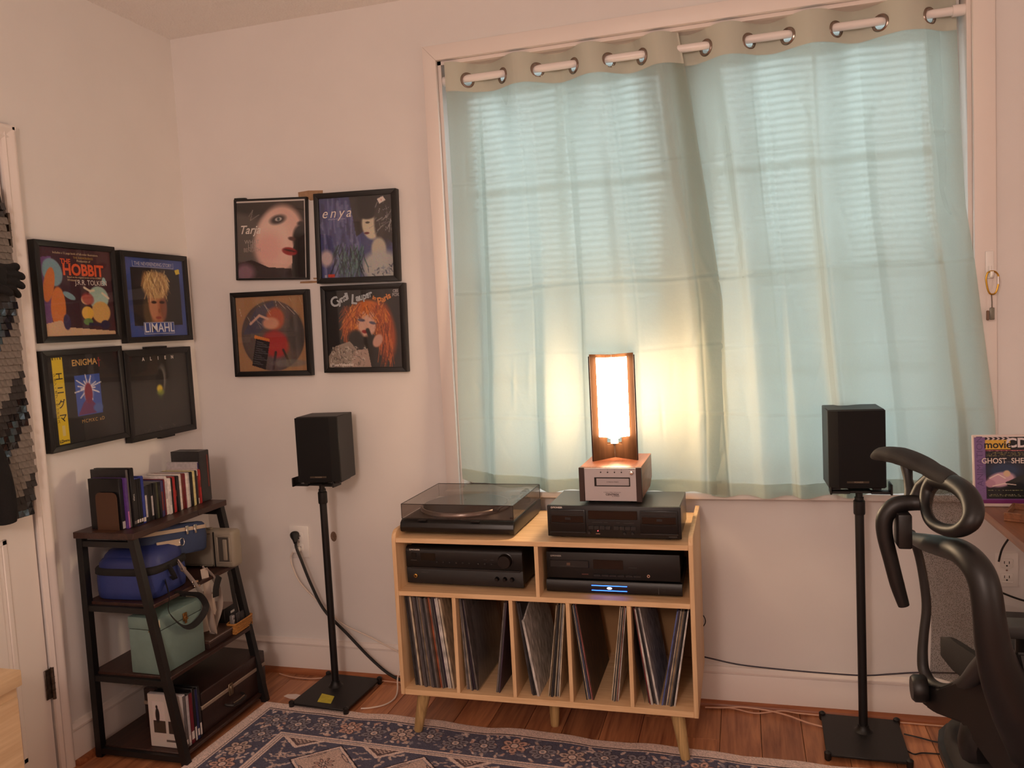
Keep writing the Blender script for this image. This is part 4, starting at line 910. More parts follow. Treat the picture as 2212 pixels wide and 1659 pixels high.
# --- left wall
W = .326; A = Art(.288, .274, (74, 40, 46))
A.ell(.5, .55, .5, .45, (58, 28, 40), .9).poly([(0, .12), (.16, .1), (.14, .4), (.10, .9), (0, .9)], (112, 74, 128)).ell(.16, .28, .13, .16, (126, 160, 172), .12, -20).ell(.1, .42, .07, .2, (206, 120, 60), .1, 15)
A.ell(.2, .68, .1, .24, (208, 122, 62), .1, 4).ell(.36, .54, .09, .035, (126, 160, 172), .15, 25).ell(.78, .56, .15, .14, (160, 190, 178), .12).ell(.80, .73, .14, .13, (206, 164, 96), .12).ell(.60, .58, .08, .06, (214, 178, 140), .15).ell(.62, .57, .09, .07, (150, 40, 42), .3, 20, .7).ell(.6, .74, .085, .08, (222, 176, 72), .12).ell(.6, .84, .07, .04, (90, 128, 66), .2)
A.poly([(0, .86), (.22, .82), (.3, .9), (1, .96), (1, 1), (0, 1)], (206, 172, 140)).ell(.85, .88, .07, .055, (40, 30, 66), .15).line([(.62, .87), (.8, .88)], .02, (40, 30, 66)).ell(.3, .84, .05, .09, (60, 46, 84), .2).ell(.88, .36, .03, .05, (150, 190, 190), .2).line([(.58, .44), (.66, .48), (.72, .47)], .015, (220, 205, 180)).line([(.84, .5), (.93, .56)], .015, (220, 205, 180)).noise(5)
t, a, put = frame('framed colourful sleeve with big orange lettering, upper left on the left wall', .0, -.5735, 1.473, W, .312, R(90), 0, .018, .026, A)
OR = tm(222, 92, 46); CRM = tm(226, 200, 160); WH = tm(232, 222, 214)
put('Includes a 12 page book of full-color illustrations', .0098, .50, .055, CRM, sx=.95); put('THE RANKIN/BASS', .010, .60, .10, tm(190, 150, 70)); put('Production of', .010, .60, .135, CRM)
put('THE', .022, .345, .15, OR, bold=.0006); put('HOBBIT', .050, .59, .245, OR, bold=.0018, sx=.96); put('Based on the original version of the HOBBIT', .0078, .60, .325, CRM); put('Written by', .010, .43, .36, CRM); put('J.R.R. TOLKIEN', .0225, .69, .385, WH, sx=.92)
W = .347; A = Art(.302, .278, (62, 84, 156))
A.rect(.09, .12, .93, .86, (28, 26, 28)).ell(.5, .5, .36, .4, (44, 38, 38), .8).ell(.47, .82, .10, .12, (120, 74, 56), .2).ell(.34, .72, .09, .2, (120, 96, 64), .5, -8, .6).ell(.50, .60, .155, .235, (176, 116, 86), .18, -4).ell(.43, .62, .07, .18, (206, 150, 116), .5, 0, .6).ell(.60, .62, .06, .2, (110, 66, 52), .6, 0, .6)
A.ell(.49, .34, .23, .18, (190, 156, 104), .25).streaks(130, .30, .70, .14, .42, [(232, 206, 152), (160, 120, 74), (206, 172, 116), (120, 88, 56)], .16, .007, 88, 38).ell(.44, .56, .045, .018, (60, 40, 36), .5).ell(.58, .56, .045, .018, (60, 40, 36), .5).ell(.5, .76, .05, .018, (150, 78, 70), .5).ell(.52, .67, .02, .03, (150, 96, 72), .6)
A.poly([(.85, .13), (.93, .11), (.94, .17), (.87, .19)], (220, 196, 70)).rect(.13, .035, .83, .115, (160, 168, 200)).rect(.135, .042, .825, .108, (62, 84, 156)).rect(.24, .82, .76, .97, (170, 176, 206)).rect(.248, .828, .752, .962, (62, 84, 156)).noise(3)
t, a, put = frame('framed blue-bordered portrait sleeve with spiky blond hair, upper right on the left wall', .0, -.2135, 1.462, W, .318, R(90), 0, .020, .026, A)
put('THE NEVERENDING STORY', .0185, .48, .075, tm(210, 210, 222), sx=.86); put('LIMAHL', .046, .5, .895, tm(222, 222, 232), bold=.0006, sx=1.0)
W = .330; A = Art(.294, .278, (26, 24, 26))
A.ell(.7, .6, .5, .6, (44, 40, 42), .9).rect(.07, .02, .215, .985, (224, 196, 44)).rect(.355, .245, .71, .705, (64, 92, 176)).noise(2)
for k in range(18):
    a_ = k / 18 * 6.283; A.line([(.53, .40), (.53 + (.10 + .05 * (k % 3)) * math.cos(a_), .40 + (.10 + .06 * (k % 2)) * math.sin(a_))], .008, (236, 232, 236), .9)
A.ell(.53, .44, .07, .12, (236, 220, 226), .5, 0, .6).ell(.53, .46, .055, .12, (132, 36, 62), .2).poly([(.36, .70), (.45, .56), (.53, .5), (.62, .60), (.62, .7)], (120, 44, 84), .8).ell(.65, .64, .07, .05, (84, 110, 176), .4).rect(.07, .93, .215, .985, (224, 196, 44)).rect(.125, .78, .165, .90, (214, 206, 190), .6)
for i in range(4): A.rect(.085 + i * .032, .02, .098 + i * .032, .045, (30, 26, 20))
t, a, put = frame('framed black sleeve with a yellow lettered strip, lower left on the left wall', .0, -.580, 1.1385, W, .313, R(90), -.6, .018, .026, A)
GD = tm(206, 164, 96); BK = tm(26, 22, 16)
put('ENIGMA', .028, .51, .10, GD, bold=.0005); put('\u2020', .034, .715, .10, tm(150, 52, 48), bold=.0006); put('MCMXC aD', .016, .56, .775, GD, space=1.25)
for i, ch in enumerate('\u30a8\u30cb\u30b0\u30de'): put(ch, .030, .152, .235 + i * .155, BK, bold=.0004)
for i, ch in enumerate('\u30b7\u30e7\u30f3\u30fb\u30aa\u30d6\u30fb\u30b5\u30c3\u30c9\u30cd\u30b9'): put(ch, .0125, .092, .215 + i * .047, BK)
put('LD', .013, .105, .955, BK, bold=.0004); put('DIGITAL', .0065, .168, .955, BK, bold=.0003)
W = .348; A = Art(.302, .278, (34, 32, 31))
A.ell(.55, .45, .5, .55, (52, 48, 45), .9).ell(.50, .42, .055, .15, (70, 92, 40), .7, 0, .7).ell(.53, .34, .075, .185, (120, 118, 112), .5, 8).ell(.50, .36, .07, .17, (40, 38, 36), .25, 6).ell(.49, .45, .05, .05, (226, 200, 70), .6, 20).ell(.50, .50, .06, .035, (150, 170, 60), .8, 0, .7)
A.streaks(26, .2, .85, .93, .99, [(92, 84, 78), (70, 64, 60)], .04, .006, 90, 80, .6).noise(3)
t, a, put = frame('framed nearly all-black sleeve with clip tabs, lower right on the left wall', .0, -.236, 1.120, W, .319, R(90), 0, .022, .026, A)
for i, ch in enumerate('ALIEN'): put(ch, .017, .25 + i * .125, .055, WH, bold=.0006)
for (x0, x1, z0, z1) in ((-.055, .050, .158, .167), (-.02, .055, -.167, -.158)): MB().box(x0, x1, -.022, -.002, z0, z1, .001, 1).build('clip_tab', M_frame, t)
# --- back wall
W = .305; A = Art(.290, .286, (92, 84, 80))
A.ell(.5, -.02, .75, .22, (46, 40, 38), .3).ell(.78, .10, .5, .25, (58, 48, 44), .6).ell(.62, .50, .34, .44, (226, 186, 172), .2, 14).ell(.52, .52, .25, .34, (232, 200, 186), .5, 10).ell(.46, .62, .2, .2, (222, 160, 152), .8, 0, .6).poly([(.88, .35), (1, .3), (1, 1), (.78, 1), (.80, .66)], (34, 28, 28)).ell(.9, .5, .09, .16, (40, 32, 32), .4)
A.poly([(0, .80), (.2, .76), (.45, .86), (.78, .88), (.8, 1), (0, 1)], (54, 40, 40)).ell(.1, .93, .14, .12, (140, 108, 120), .7).ell(.60, .25, .11, .055, (62, 52, 52), .7, -12).ell(.61, .245, .05, .024, (196, 188, 184), .4, -8).ell(.61, .245, .02, .02, (70, 84, 84), .4).ell(.93, .31, .05, .03, (50, 40, 40), .8).ell(.80, .50, .055, .025, (90, 54, 50), .6, 10).ell(.76, .66, .11, .05, (150, 34, 40), .25, 10).ell(.76, .65, .09, .012, (70, 16, 20), .5, 12)
A.rect(0, 0, 1, .018, (228, 220, 214)).rect(.982, 0, 1, 1, (222, 214, 208)).line([(.18, .2), (.24, .12), (.2, .25), (.33, .18)], .004, (150, 140, 134)).noise(3)
t, a, put = frame('thin-framed pale portrait sleeve with red lips, upper left on the back wall', .378, 0, 1.661, W, .300, 0, 3.0, .007, .016, A, inset=.006)
put('Tarja', .044, .185, .375, WH, shear=.35, bold=.0004); put('WHAT', .021, .215, .53, tm(176, 164, 158)); put('LIES', .021, .215, .585, tm(176, 164, 158)); put('BENEATH', .021, .215, .635, tm(168, 150, 144), sx=.8)
MB().box(-.150, -.102, -.0175, -.004, .148, .155, .001, 1).build('clip_tab', M_frame, t)
W = .323; A = Art(.288, .288, (70, 76, 122))
A.streaks(160, 0, .55, 0, .9, [(92, 98, 150), (56, 58, 96), (124, 126, 168), (66, 70, 120)], .3, .02, 88, 8, .6).poly([(.42, 0), (1, 0), (1, .62), (.74, .35), (.5, .5)], (58, 54, 54)).ell(.74, .10, .22, .18, (40, 36, 36), .3).ell(.90, .3, .14, .3, (52, 48, 48), .5)
A.ell(.70, .37, .115, .17, (206, 196, 172), .2, -10).ell(.66, .22, .12, .07, (40, 36, 36), .3).ell(.82, .34, .07, .22, (64, 58, 56), .4).ell(.8, .66, .1, .14, (186, 178, 160), .3).ell(.82, .88, .26, .2, (176, 176, 172), .4).ell(.66, .33, .03, .012, (50, 44, 44), .5).ell(.645, .46, .035, .014, (104, 44, 52), .4)
A.streaks(120, .2, .6, .58, .86, [(30, 52, 60), (56, 92, 96), (22, 34, 40), (96, 130, 128)], .22, .008, 95, 30).ell(.08, .75, .09, .1, (196, 178, 182), .6).streaks(30, .76, .99, .02, .45, [(214, 210, 208), (150, 146, 146)], .10, .004, 120, 50, .7).streaks(24, .62, .98, .85, .98, [(40, 48, 72), (120, 130, 150)], .05, .01, 0, 90, .6)
A.poly([(.80, .05), (.88, .02), (.91, .07), (.83, .11)], (228, 216, 206)).rect(.09, .95, .18, .985, (196, 70, 50)).rect(.04, .955, .07, .985, (170, 170, 190)).noise(5)
t, a, put = frame('framed blue painterly sleeve with a dark-haired figure, upper right on the back wall', .7305, 0, 1.6415, W, .323, 0, 1.6, .019, .030, A)
put('enya', .050, .235, .195, WH, shear=.3, space=1.35); put('shepherd moons', .0085, .24, .265, tm(190, 190, 214), space=1.2); put('$', .009, .855, .065, tm(170, 60, 50))
W = .328; A = Art(.290, .280, (168, 128, 92))
A.ell(.52, .53, .46, .47, (84, 72, 70), .03).ell(.52, .53, .44, .45, (104, 90, 84), .2, 0, .7).poly([(.08, .5), (.3, .15), (.55, .06), (.6, .25), (.3, .5)], (70, 74, 104), .6).ell(.57, .30, .13, .15, (178, 92, 66), .3).ell(.5, .36, .12, .08, (206, 150, 124), .4).line([(.2, .36), (.34, .25), (.46, .3)], .018, (210, 170, 150)).ell(.55, .64, .2, .18, (168, 52, 52), .3, 20)
A.ell(.85, .5, .12, .25, (70, 66, 66), .4, 0, .7).line([(.55, .75), (.5, .97)], .02, (60, 44, 44)).line([(.66, .72), (.75, .92)], .018, (60, 44, 44)).ell(.75, .9, .25, .05, (120, 116, 112), .5, 0, .7).streaks(14, .05, 1, .02, .3, [(206, 184, 160), (226, 214, 200)], .16, .003, 60, 20, .7)
A.poly([(.27, .56), (.47, .61), (.385, .98), (.19, .92)], (30, 26, 30))
for i in range(11): A.line([(.285 - .012 * i * .62, .60 + .029 * i), (.285 - .012 * i * .62 + (.09 + .05 * (i % 3)), .622 + .029 * i)], .0055, (120, 116, 120), .7)
A.poly([(.25, .51), (.47, .57), (.465, .60), (.245, .555)], (214, 130, 60)).noise(4)
t, a, put = frame('framed picture disc with a red figure, lower left on the back wall', .3525, 0, 1.311, W, .319, 0, .8, .019, .024, A)
W = .329; A = Art(.292, .280, (22, 20, 21), 150)
A.ell(.9, .5, .3, .7, (40, 37, 37), .8).ell(.56, .30, .22, .17, (196, 104, 38), .3).ell(.33, .42, .12, .2, (176, 88, 36), .4, 20).ell(.78, .52, .14, .36, (168, 76, 34), .4, -8).ell(.54, .44, .135, .17, (206, 160, 142), .2, 10).streaks(220, .24, .82, .18, .50, [(226, 146, 62), (150, 70, 26), (206, 112, 42), (110, 46, 20)], .16, .006, 95, 45, .85).streaks(110, .70, .88, .4, .85, [(206, 106, 46), (130, 56, 26), (96, 40, 22)], .2, .006, 92, 12, .8).streaks(50, .24, .34, .45, .72, [(190, 96, 40), (120, 54, 24)], .18, .006, 100, 14, .8)
A.ell(.54, .47, .115, .13, (214, 172, 154), .25, 10, .9).ell(.47, .39, .05, .018, (84, 78, 96), .5, 8).ell(.62, .43, .045, .018, (84, 78, 96), .5, 14).ell(.51, .54, .04, .022, (140, 36, 40), .4, 8).ell(.38, .62, .1, .1, (22, 18, 18), .5).ell(.56, .8, .1, .2, (24, 20, 20), .4).poly([(0, .85), (.1, .72), (.3, .66), (.4, .78), (.42, 1), (0, 1)], (150, 136, 124)).poly([(.36, .78), (.54, .76), (.58, 1), (.3, 1)], (172, 148, 136)).streaks(150, .02, .5, .72, .98, [(206, 196, 184), (70, 62, 58), (130, 118, 108)], .04, .006, 60, 60, .8)
A.line([(.55, .52), (.60, .66)], .028, (26, 22, 22)).ell(.68, .66, .06, .09, (200, 152, 134), .3, 30).rect(.905, .015, .985, .105, (30, 28, 28)).noise(3)
t, a, put = frame('framed sleeve of an orange-haired singer, lower right on the back wall', .737, 0, 1.3125, W, .317, 0, 1.2, .018, .030, A)
SV = tm(176, 184, 190); OG = tm(214, 132, 60)
for ch, u_, v_, r_, s_ in (('C', .120, .150, -20, .050), ('y', .180, .135, -22, .034), ('n', .222, .112, -20, .034), ('d', .262, .090, -16, .036), ('i', .296, .074, -12, .034), ('L', .385, .125, 6, .048), ('a', .435, .105, -6, .034), ('u', .480, .095, -8, .034), ('p', .525, .085, -10, .034), ('e', .570, .070, -12, .034), ('r', .606, .058, -12, .034)): put(ch, s_, u_, v_, SV, rot=(R(90), R(r_), 0), bold=.0014)
for ch, u_, v_, r_, s_ in (('i', .645, .105, 20, .019), ('n', .668, .115, 25, .019), ('P', .730, .160, -12, .038), ('a', .772, .135, -14, .030), ('r', .806, .118, -16, .030), ('i', .832, .104, -16, .030), ('s', .860, .090, -16, .030)): put(ch, s_, u_, v_, OG, rot=(R(90), R(r_), 0), bold=.0010)
put('CBS', .0135, .945, .032, tm(170, 168, 168), bold=.0005, sx=.9); put('FOX', .0145, .945, .082, tm(170, 168, 168), bold=.0005, sx=.9); put('VIDEO', .008, .945, .057, tm(140, 138, 138), sx=.9)
put('LaserVideodisc', .0145, .19, .965, WH, bold=.0004); put('LD', .015, .045, .965, WH, shear=.2, bold=.0004)
# adhesive-strip scars on the wall
def strip(label, pts):
    o = MB().prism(pts, 'y', -.0012, -.0001).build('wall_patch', mat('bare_wallboard', S(176, 140, 108), .9, noise=.25, nscale=60)); c = pts[0]
    return tag(o, label, 'wall mark')
strip('torn brown strip mark on the wall above the two upper frames', [(.497, 1.824), (.54, 1.8265), (.598, 1.822), (.597, 1.812), (.588, 1.79), (.545, 1.79), (.531, 1.80), (.498, 1.802)])
strip('torn brown strip mark on the wall between the upper and lower frames', [(.480, 1.4985), (.515, 1.4985), (.556, 1.497), (.557, 1.490), (.51, 1.4905), (.479, 1.492)])
strip('short pale strip mark just below the thin portrait frame', [(.535, 1.509), (.563, 1.508), (.563, 1.503), (.536, 1.5035)])

# rest of the movie cases on the bottom tier (cover of the nearest one first)
A = Art(.128, .168, (196, 186, 180), 90)
A.rect(.12, .13, .47, .74, (206, 194, 190)).rect(.54, .13, .92, .74, (190, 180, 176)).rect(.12, .50, .47, .74, (66, 54, 46)).rect(.54, .50, .92, .74, (56, 46, 42)).ell(.24, .24, .03, .035, (30, 26, 26), .3).ell(.25, .40, .06, .14, (36, 30, 30), .2).ell(.68, .27, .03, .035, (26, 22, 22), .3).ell(.69, .45, .07, .16, (30, 26, 26), .2).rect(.45, .86, .72, .90, (90, 82, 78)).noise(4)
cv_ = A.mesh('cover_art', dv0, M_art); cv_.location = (-.0073, .0005, .086); cv_.rotation_euler = (0, 0, R(-90))
for lb, y0, y1, cc in (('grey-spined movie case second from the near end of the bottom tier row', -.645, -.632, ('charcoal', 'pale')), ('red-spined movie case in the bottom tier row', -.6315, -.615, ('black', 'crimson')), ('black movie case beside the red-spined one on the bottom tier', -.6145, -.6025, ('black', 'black')), ('dark blue-topped movie case in the bottom tier row', -.602, -.590, ('black', 'navy')), ('black movie case touching the suitcase at the far end of its row', -.5895, -.578, ('black', 'charcoal'))): dvd(lb, y0, y1, cc, h=rng.uniform(.166, .176))

# ------------------------------------------------------------------ speakers on stands
def stand(label, x, y, px, py, rz, ztop, group, flip=1):
    t = thing('speaker_stand', label, 'speaker stand', (x, y, 0), rz, group); cs_ = (px - x, py - y)
    c, s = math.cos(-rz), math.sin(-rz); qx, qy = cs_[0] * c - cs_[1] * s, cs_[0] * s + cs_[1] * c
    b = MB(); b.box(-.112, .112, -.125, .125, .013, .020, .0015, 1); b.build('base_plate', M_blackm, t)
    for a in (-1, 1):
        for d_ in (-1, 1): MB().lathe([(.006, .0), (.009, .004), (.010, .024), (.006, .028), (.001, .030)], 14, Matrix.Translation((a * .108, d_ * .121, 0))).build('corner_foot', M_blackm, t)
    MB().lathe([(.028, .0198), (.022, .024), (.0165, .032), (.0155, .040)], 24, Matrix.Translation((qx, qy, 0))).build('pole_collar', M_blackm, t)
    MB().tube([(qx, qy, .02), (qx, qy, ztop - .03)], .0128, 20).build('pole', M_blackm, t)
    MB().lathe([(.0155, 0), (.0165, .004), (.0165, .040), (.013, .044)], 20, Matrix.Translation((qx, qy, ztop - .082))).build('height_clamp', M_black, t)
    m_ = MB(); m_.tube([(qx, qy, ztop - .04), (qx, qy, ztop - .006)], .010, 16); m_.box(qx - .03, qx + .03, qy - .035, qy + .035, ztop - .012, ztop - .0035, .002, 1); m_.build('top_bracket', M_black, t)
    for s_ in (-1, 1):
        q_ = MB(); q_.box(qx + s_ * .028, qx + s_ * .084, qy - .045, qy - .020, ztop - .012, ztop - .0035, .0015, 1); q_.box(qx + s_ * .0785, qx + s_ * .084, qy - .060, qy - .005, ztop - .012, ztop + .020, .0015, 1); q_.build('side_arm', M_black, t)
    return t
G1 = 'black speaker stands'
sl = stand('black steel speaker stand with a yellow sticker on its base, left of the cabinet', .613, -.177, .590, -.140, R(-3), .778, G1)
stk = MB().prism([(-.040, -.033), (.017, -.043), (.034, -.095), (-.021, -.094)], 'z', .0201, .0206).build('yellow_sticker', mat('faded_yellow_paper', S(206, 192, 60), .6, noise=.2, nscale=60), sl)
sr_ = stand('black steel speaker stand right of the cabinet behind the office chair', 2.367, -.188, 2.372, -.152, R(-1.5), .770, G1)
def speaker(label, x, y, z, rz, side):
    t = thing('bookshelf_speaker', label, 'speaker', (x, y, z), rz, 'small black bookshelf speakers'); W2, Hh, D2 = .077, .231, .075
    MB().box(-W2, W2, -D2 + .018, D2, 0, Hh, .002, 1).build('cabinet', mat('black_ash_vinyl', S(27, 24, 24), .5, noise=.25, nscale=30, stretch=(1, 1, .1)), t)
    # grille: one long bevel runs down the outer side
    o = [(-W2, -D2 + .018), (W2, -D2 + .018), (W2, -D2 + .010), (W2 - .026, -D2), (-W2 + .004, -D2), (-W2, -D2 + .006)]
    if side < 0: o = [(-a, b) for a, b in o]
    MB().prism(o, 'z', .006, Hh - .002, bev=.0008).build('grille', mat('black_grille_cloth', S(9, 8, 9), .9, bump=.2, bscale=1200), t)
    MB().box(-.03, .03, -D2 - .0012, -D2 + .001, .019, .025, .0004, 1).build('badge', mat('dim_badge', S(74, 64, 54), .4, metal=.4), t)
    text('PIONEER', .0062, (.002, -D2 - .0016, .0218), mat('badge_print', S(150, 136, 116), .5), t, 'maker_logo')
    for xx in (-.055, .055): MB().box(xx - .012, xx + .012, -.05, .05, -.006, .0005, .001, 1).build('foot', M_black, t)
    return t
speaker('small black speaker on the stand below the framed pictures', .617, -.145, .7845, R(5), 1)
speaker('small black speaker on the right stand in front of the curtain', 2.359, -.148, .7765, R(1.5), -1)

# ------------------------------------------------------------------ outlets, plugs and cords
def outlet(label, x, z, w=.081, h=.122):
    t = thing('wall_outlet', label, 'outlet', (x, 0, z)); MB().box(-w / 2, w / 2, -.006, -.0002, -h / 2, h / 2, .0025, 2).build('cover_plate', M_white, t)
    for dz in (-.022, .022):
        o = MB().box(-.017, .017, -.0075, -.004, dz - .0145, dz + .0145, .004, 2).build('socket', M_white, t)
        for dx in (-.0065, .0065): MB().box(dx - .001, dx + .001, -.0078, -.007, dz - .002, dz + .006).build('slot', M_dusk, o)
        MB().lathe([(.0025, 0), (.0025, .0006)], 10, Matrix.Translation((0, -.0073, dz - .008)) @ Matrix.Rotation(R(90), 4, 'X')).build('ground_hole', M_dusk, o)
    MB().lathe([(.003, 0), (.0025, .001)], 12, Matrix.Translation((0, -.006, 0)) @ Matrix.Rotation(R(90), 4, 'X')).build('screw', M_chrome, t)
    return t
outlet('white wall outlet left of the cabinet with two plugs in it', .400, .512)
outlet('white wall outlet under the desk edge at the far right', 2.800, .487, .062, .104)
def cord(name, label, pts, r, m, cat='cord', extra=None, flat=None):
    P = [Vector(p) for p in pts]; fine = []
    for i in range(len(P) - 1):
        p0, p1, p2, p3 = P[max(i - 1, 0)], P[i], P[i + 1], P[min(i + 2, len(P) - 1)]
        for k in range(8):
            q = k / 8; fine.append(.5 * ((2 * p1) + (p2 - p0) * q + (2 * p0 - 5 * p1 + 4 * p2 - p3) * q ** 2 + (3 * p1 - p0 - 3 * p2 + p3) * q ** 3))
    fine.append(P[-1]); b = P[0]
    t = thing(name, label, cat, b); MB().tube([p - b for p in fine], r, 8).build('cable', m, t)
    if extra: extra(t, b)
    return t
M_bcord = mat('black_rubber_cord', S(18, 17, 18), .5); M_wcord = mat('cream_cord', S(222, 206, 192), .5); M_pcord = mat('clear_speaker_wire', S(206, 160, 134), .4); M_dcord = mat('dark_violet_cord', S(46, 38, 52), .5)
def plug_b(t, b):
    m_ = MB(); m_.lathe([(.016, 0), (.018, .004), (.017, .012), (.0105, .028), (.0068, .044)], 18, Vector((.42, -.62, -.66)).to_track_quat('Z', 'Y').to_matrix().to_4x4()); o = m_.build('plug', M_black, t); o.location = (-.018, .024, .028)
cord('power_cord', 'thick black power cord with a round plug sagging from the left outlet to the cabinet', [(.404, -.036, .518), (.412, -.048, .502), (.430, -.052, .46), (.47, -.056, .36), (.52, -.06, .268), (.60, -.06, .19), (.70, -.06, .092), (.78, -.062, .035), (.86, -.055, .010), (.97, -.06, .008)], .0055, M_bcord, extra=plug_b)
def plug_w(t, b):
    o = MB().box(-.010, .010, -.018, .012, -.009, .009, .004, 2).build('plug', M_white, t); o.location = (.004, .006, .002)
cord('lamp_cord', 'thin cream cord hanging from the left outlet behind the black power cord', [(.394, -.026, .484), (.384, -.030, .478), (.372, -.028, .455), (.376, -.026, .42), (.40, -.026, .365), (.45, -.026, .31), (.52, -.026, .25), (.58, -.03, .205), (.68, -.03, .165), (.80, -.032, .112), (.90, -.03, .06), (1.0, -.03, .03)], .0026, M_wcord, extra=plug_w)
cord('lamp_cord', 'cream cord looping up beside the left end of the cabinet', [(.98, -.05, .05), (.92, -.052, .078), (.86, -.055, .09), (.825, -.07, .080), (.815, -.09, .045), (.825, -.12, .012), (.835, -.17, .005), (.82, -.22, .005), (.78, -.25, .005), (.75, -.262, .006)], .0026, M_wcord)
cord('speaker_wire', 'pale speaker wire along the floor behind the left stand', [(.30, -.05, .004), (.36, -.068, .004), (.44, -.072, .004), (.50, -.056, .004), (.62, -.04, .005), (.80, -.05, .006), (.98, -.058, .006)], .0024, M_pcord)
cord('speaker_wire', 'pale speaker wire curving over the floor to the right stand', [(1.90, -.055, .006), (1.96, -.05, .008), (2.02, -.045, .012), (2.10, -.055, .012), (2.16, -.075, .010), (2.22, -.105, .006), (2.28, -.125, .006), (2.33, -.13, .008)], .0028, M_pcord)
cord('speaker_wire', 'second pale wire lying along the shoe moulding right of the cabinet', [(1.90, -.05, .004), (1.98, -.045, .006), (2.06, -.065, .005), (2.14, -.05, .012), (2.20, -.045, .006), (2.36, -.046, .004), (2.60, -.05, .004), (2.8, -.05, .004)], .0024, M_pcord)
cord('thin_cable', 'thin dark cable resting along the baseboard right of the cabinet', [(1.88, -.03, .172), (1.93, -.024, .160), (2.02, -.022, .145), (2.16, -.022, .138), (2.30, -.022, .1355), (2.40, -.022, .137), (2.48, -.022, .148), (2.56, -.022, .158), (2.70, -.022, .165)], .0026, M_dcord)
cord('thin_cable', 'short dark cable loop poking out behind the cabinet side', [(1.890, -.03, .315), (1.903, -.03, .308), (1.909, -.03, .290), (1.903, -.03, .275), (1.890, -.03, .262)], .0016, M_bcord)
cord('thin_cable', 'thin black cable on the floor between the right stand and the chair', [(2.49, -.12, .004), (2.53, -.135, .004), (2.58, -.155, .004), (2.66, -.16, .004)], .0022, M_bcord)
cord('thin_cable', 'black cable looping on the floor at the corner of the right stand', [(2.47, -.205, .004), (2.495, -.235, .004), (2.52, -.225, .004), (2.56, -.222, .004), (2.66, -.215, .004)], .0022, M_bcord)
cord('thin_cable', 'black cable running behind the chair across the wall outlet', [(2.76, -.035, .435), (2.82, -.035, .41), (2.90, -.035, .39), (3.0, -.035, .38)], .003, M_bcord)
cord('thin_cable', 'black cable climbing from the outlet to the desk top', [(2.772, -.03, .52), (2.78, -.035, .56), (2.80, -.04, .60), (2.83, -.06, .66), (2.85, -.1, .72)], .003, M_bcord)
hole = tag(MB().lathe([(.0005, 0), (.004, .0003), (.007, .0012), (.010, .0006), (.013, .0001)], 14, Matrix.Translation((.545, -.0001, .535)) @ Matrix.Rotation(R(90), 4, 'X') @ Matrix.Diagonal((1, 1.5, 1, 1))).build('wall_scar', mat('chipped_plaster', S(150, 124, 106), .9, noise=.5, nscale=300)), 'small chipped plaster scar on the wall right of the outlet', 'wall mark')
tag(MB().prism([(.418, -.214), (.424, -.198), (.455, -.190), (.486, -.197), (.492, -.226), (.452, -.228)], 'z', .0003, .001).build('paper_scrap', mat('white_paper_scrap', S(226, 208, 200), .7)), 'white paper scrap on the floor beside the left speaker stand', 'paper')

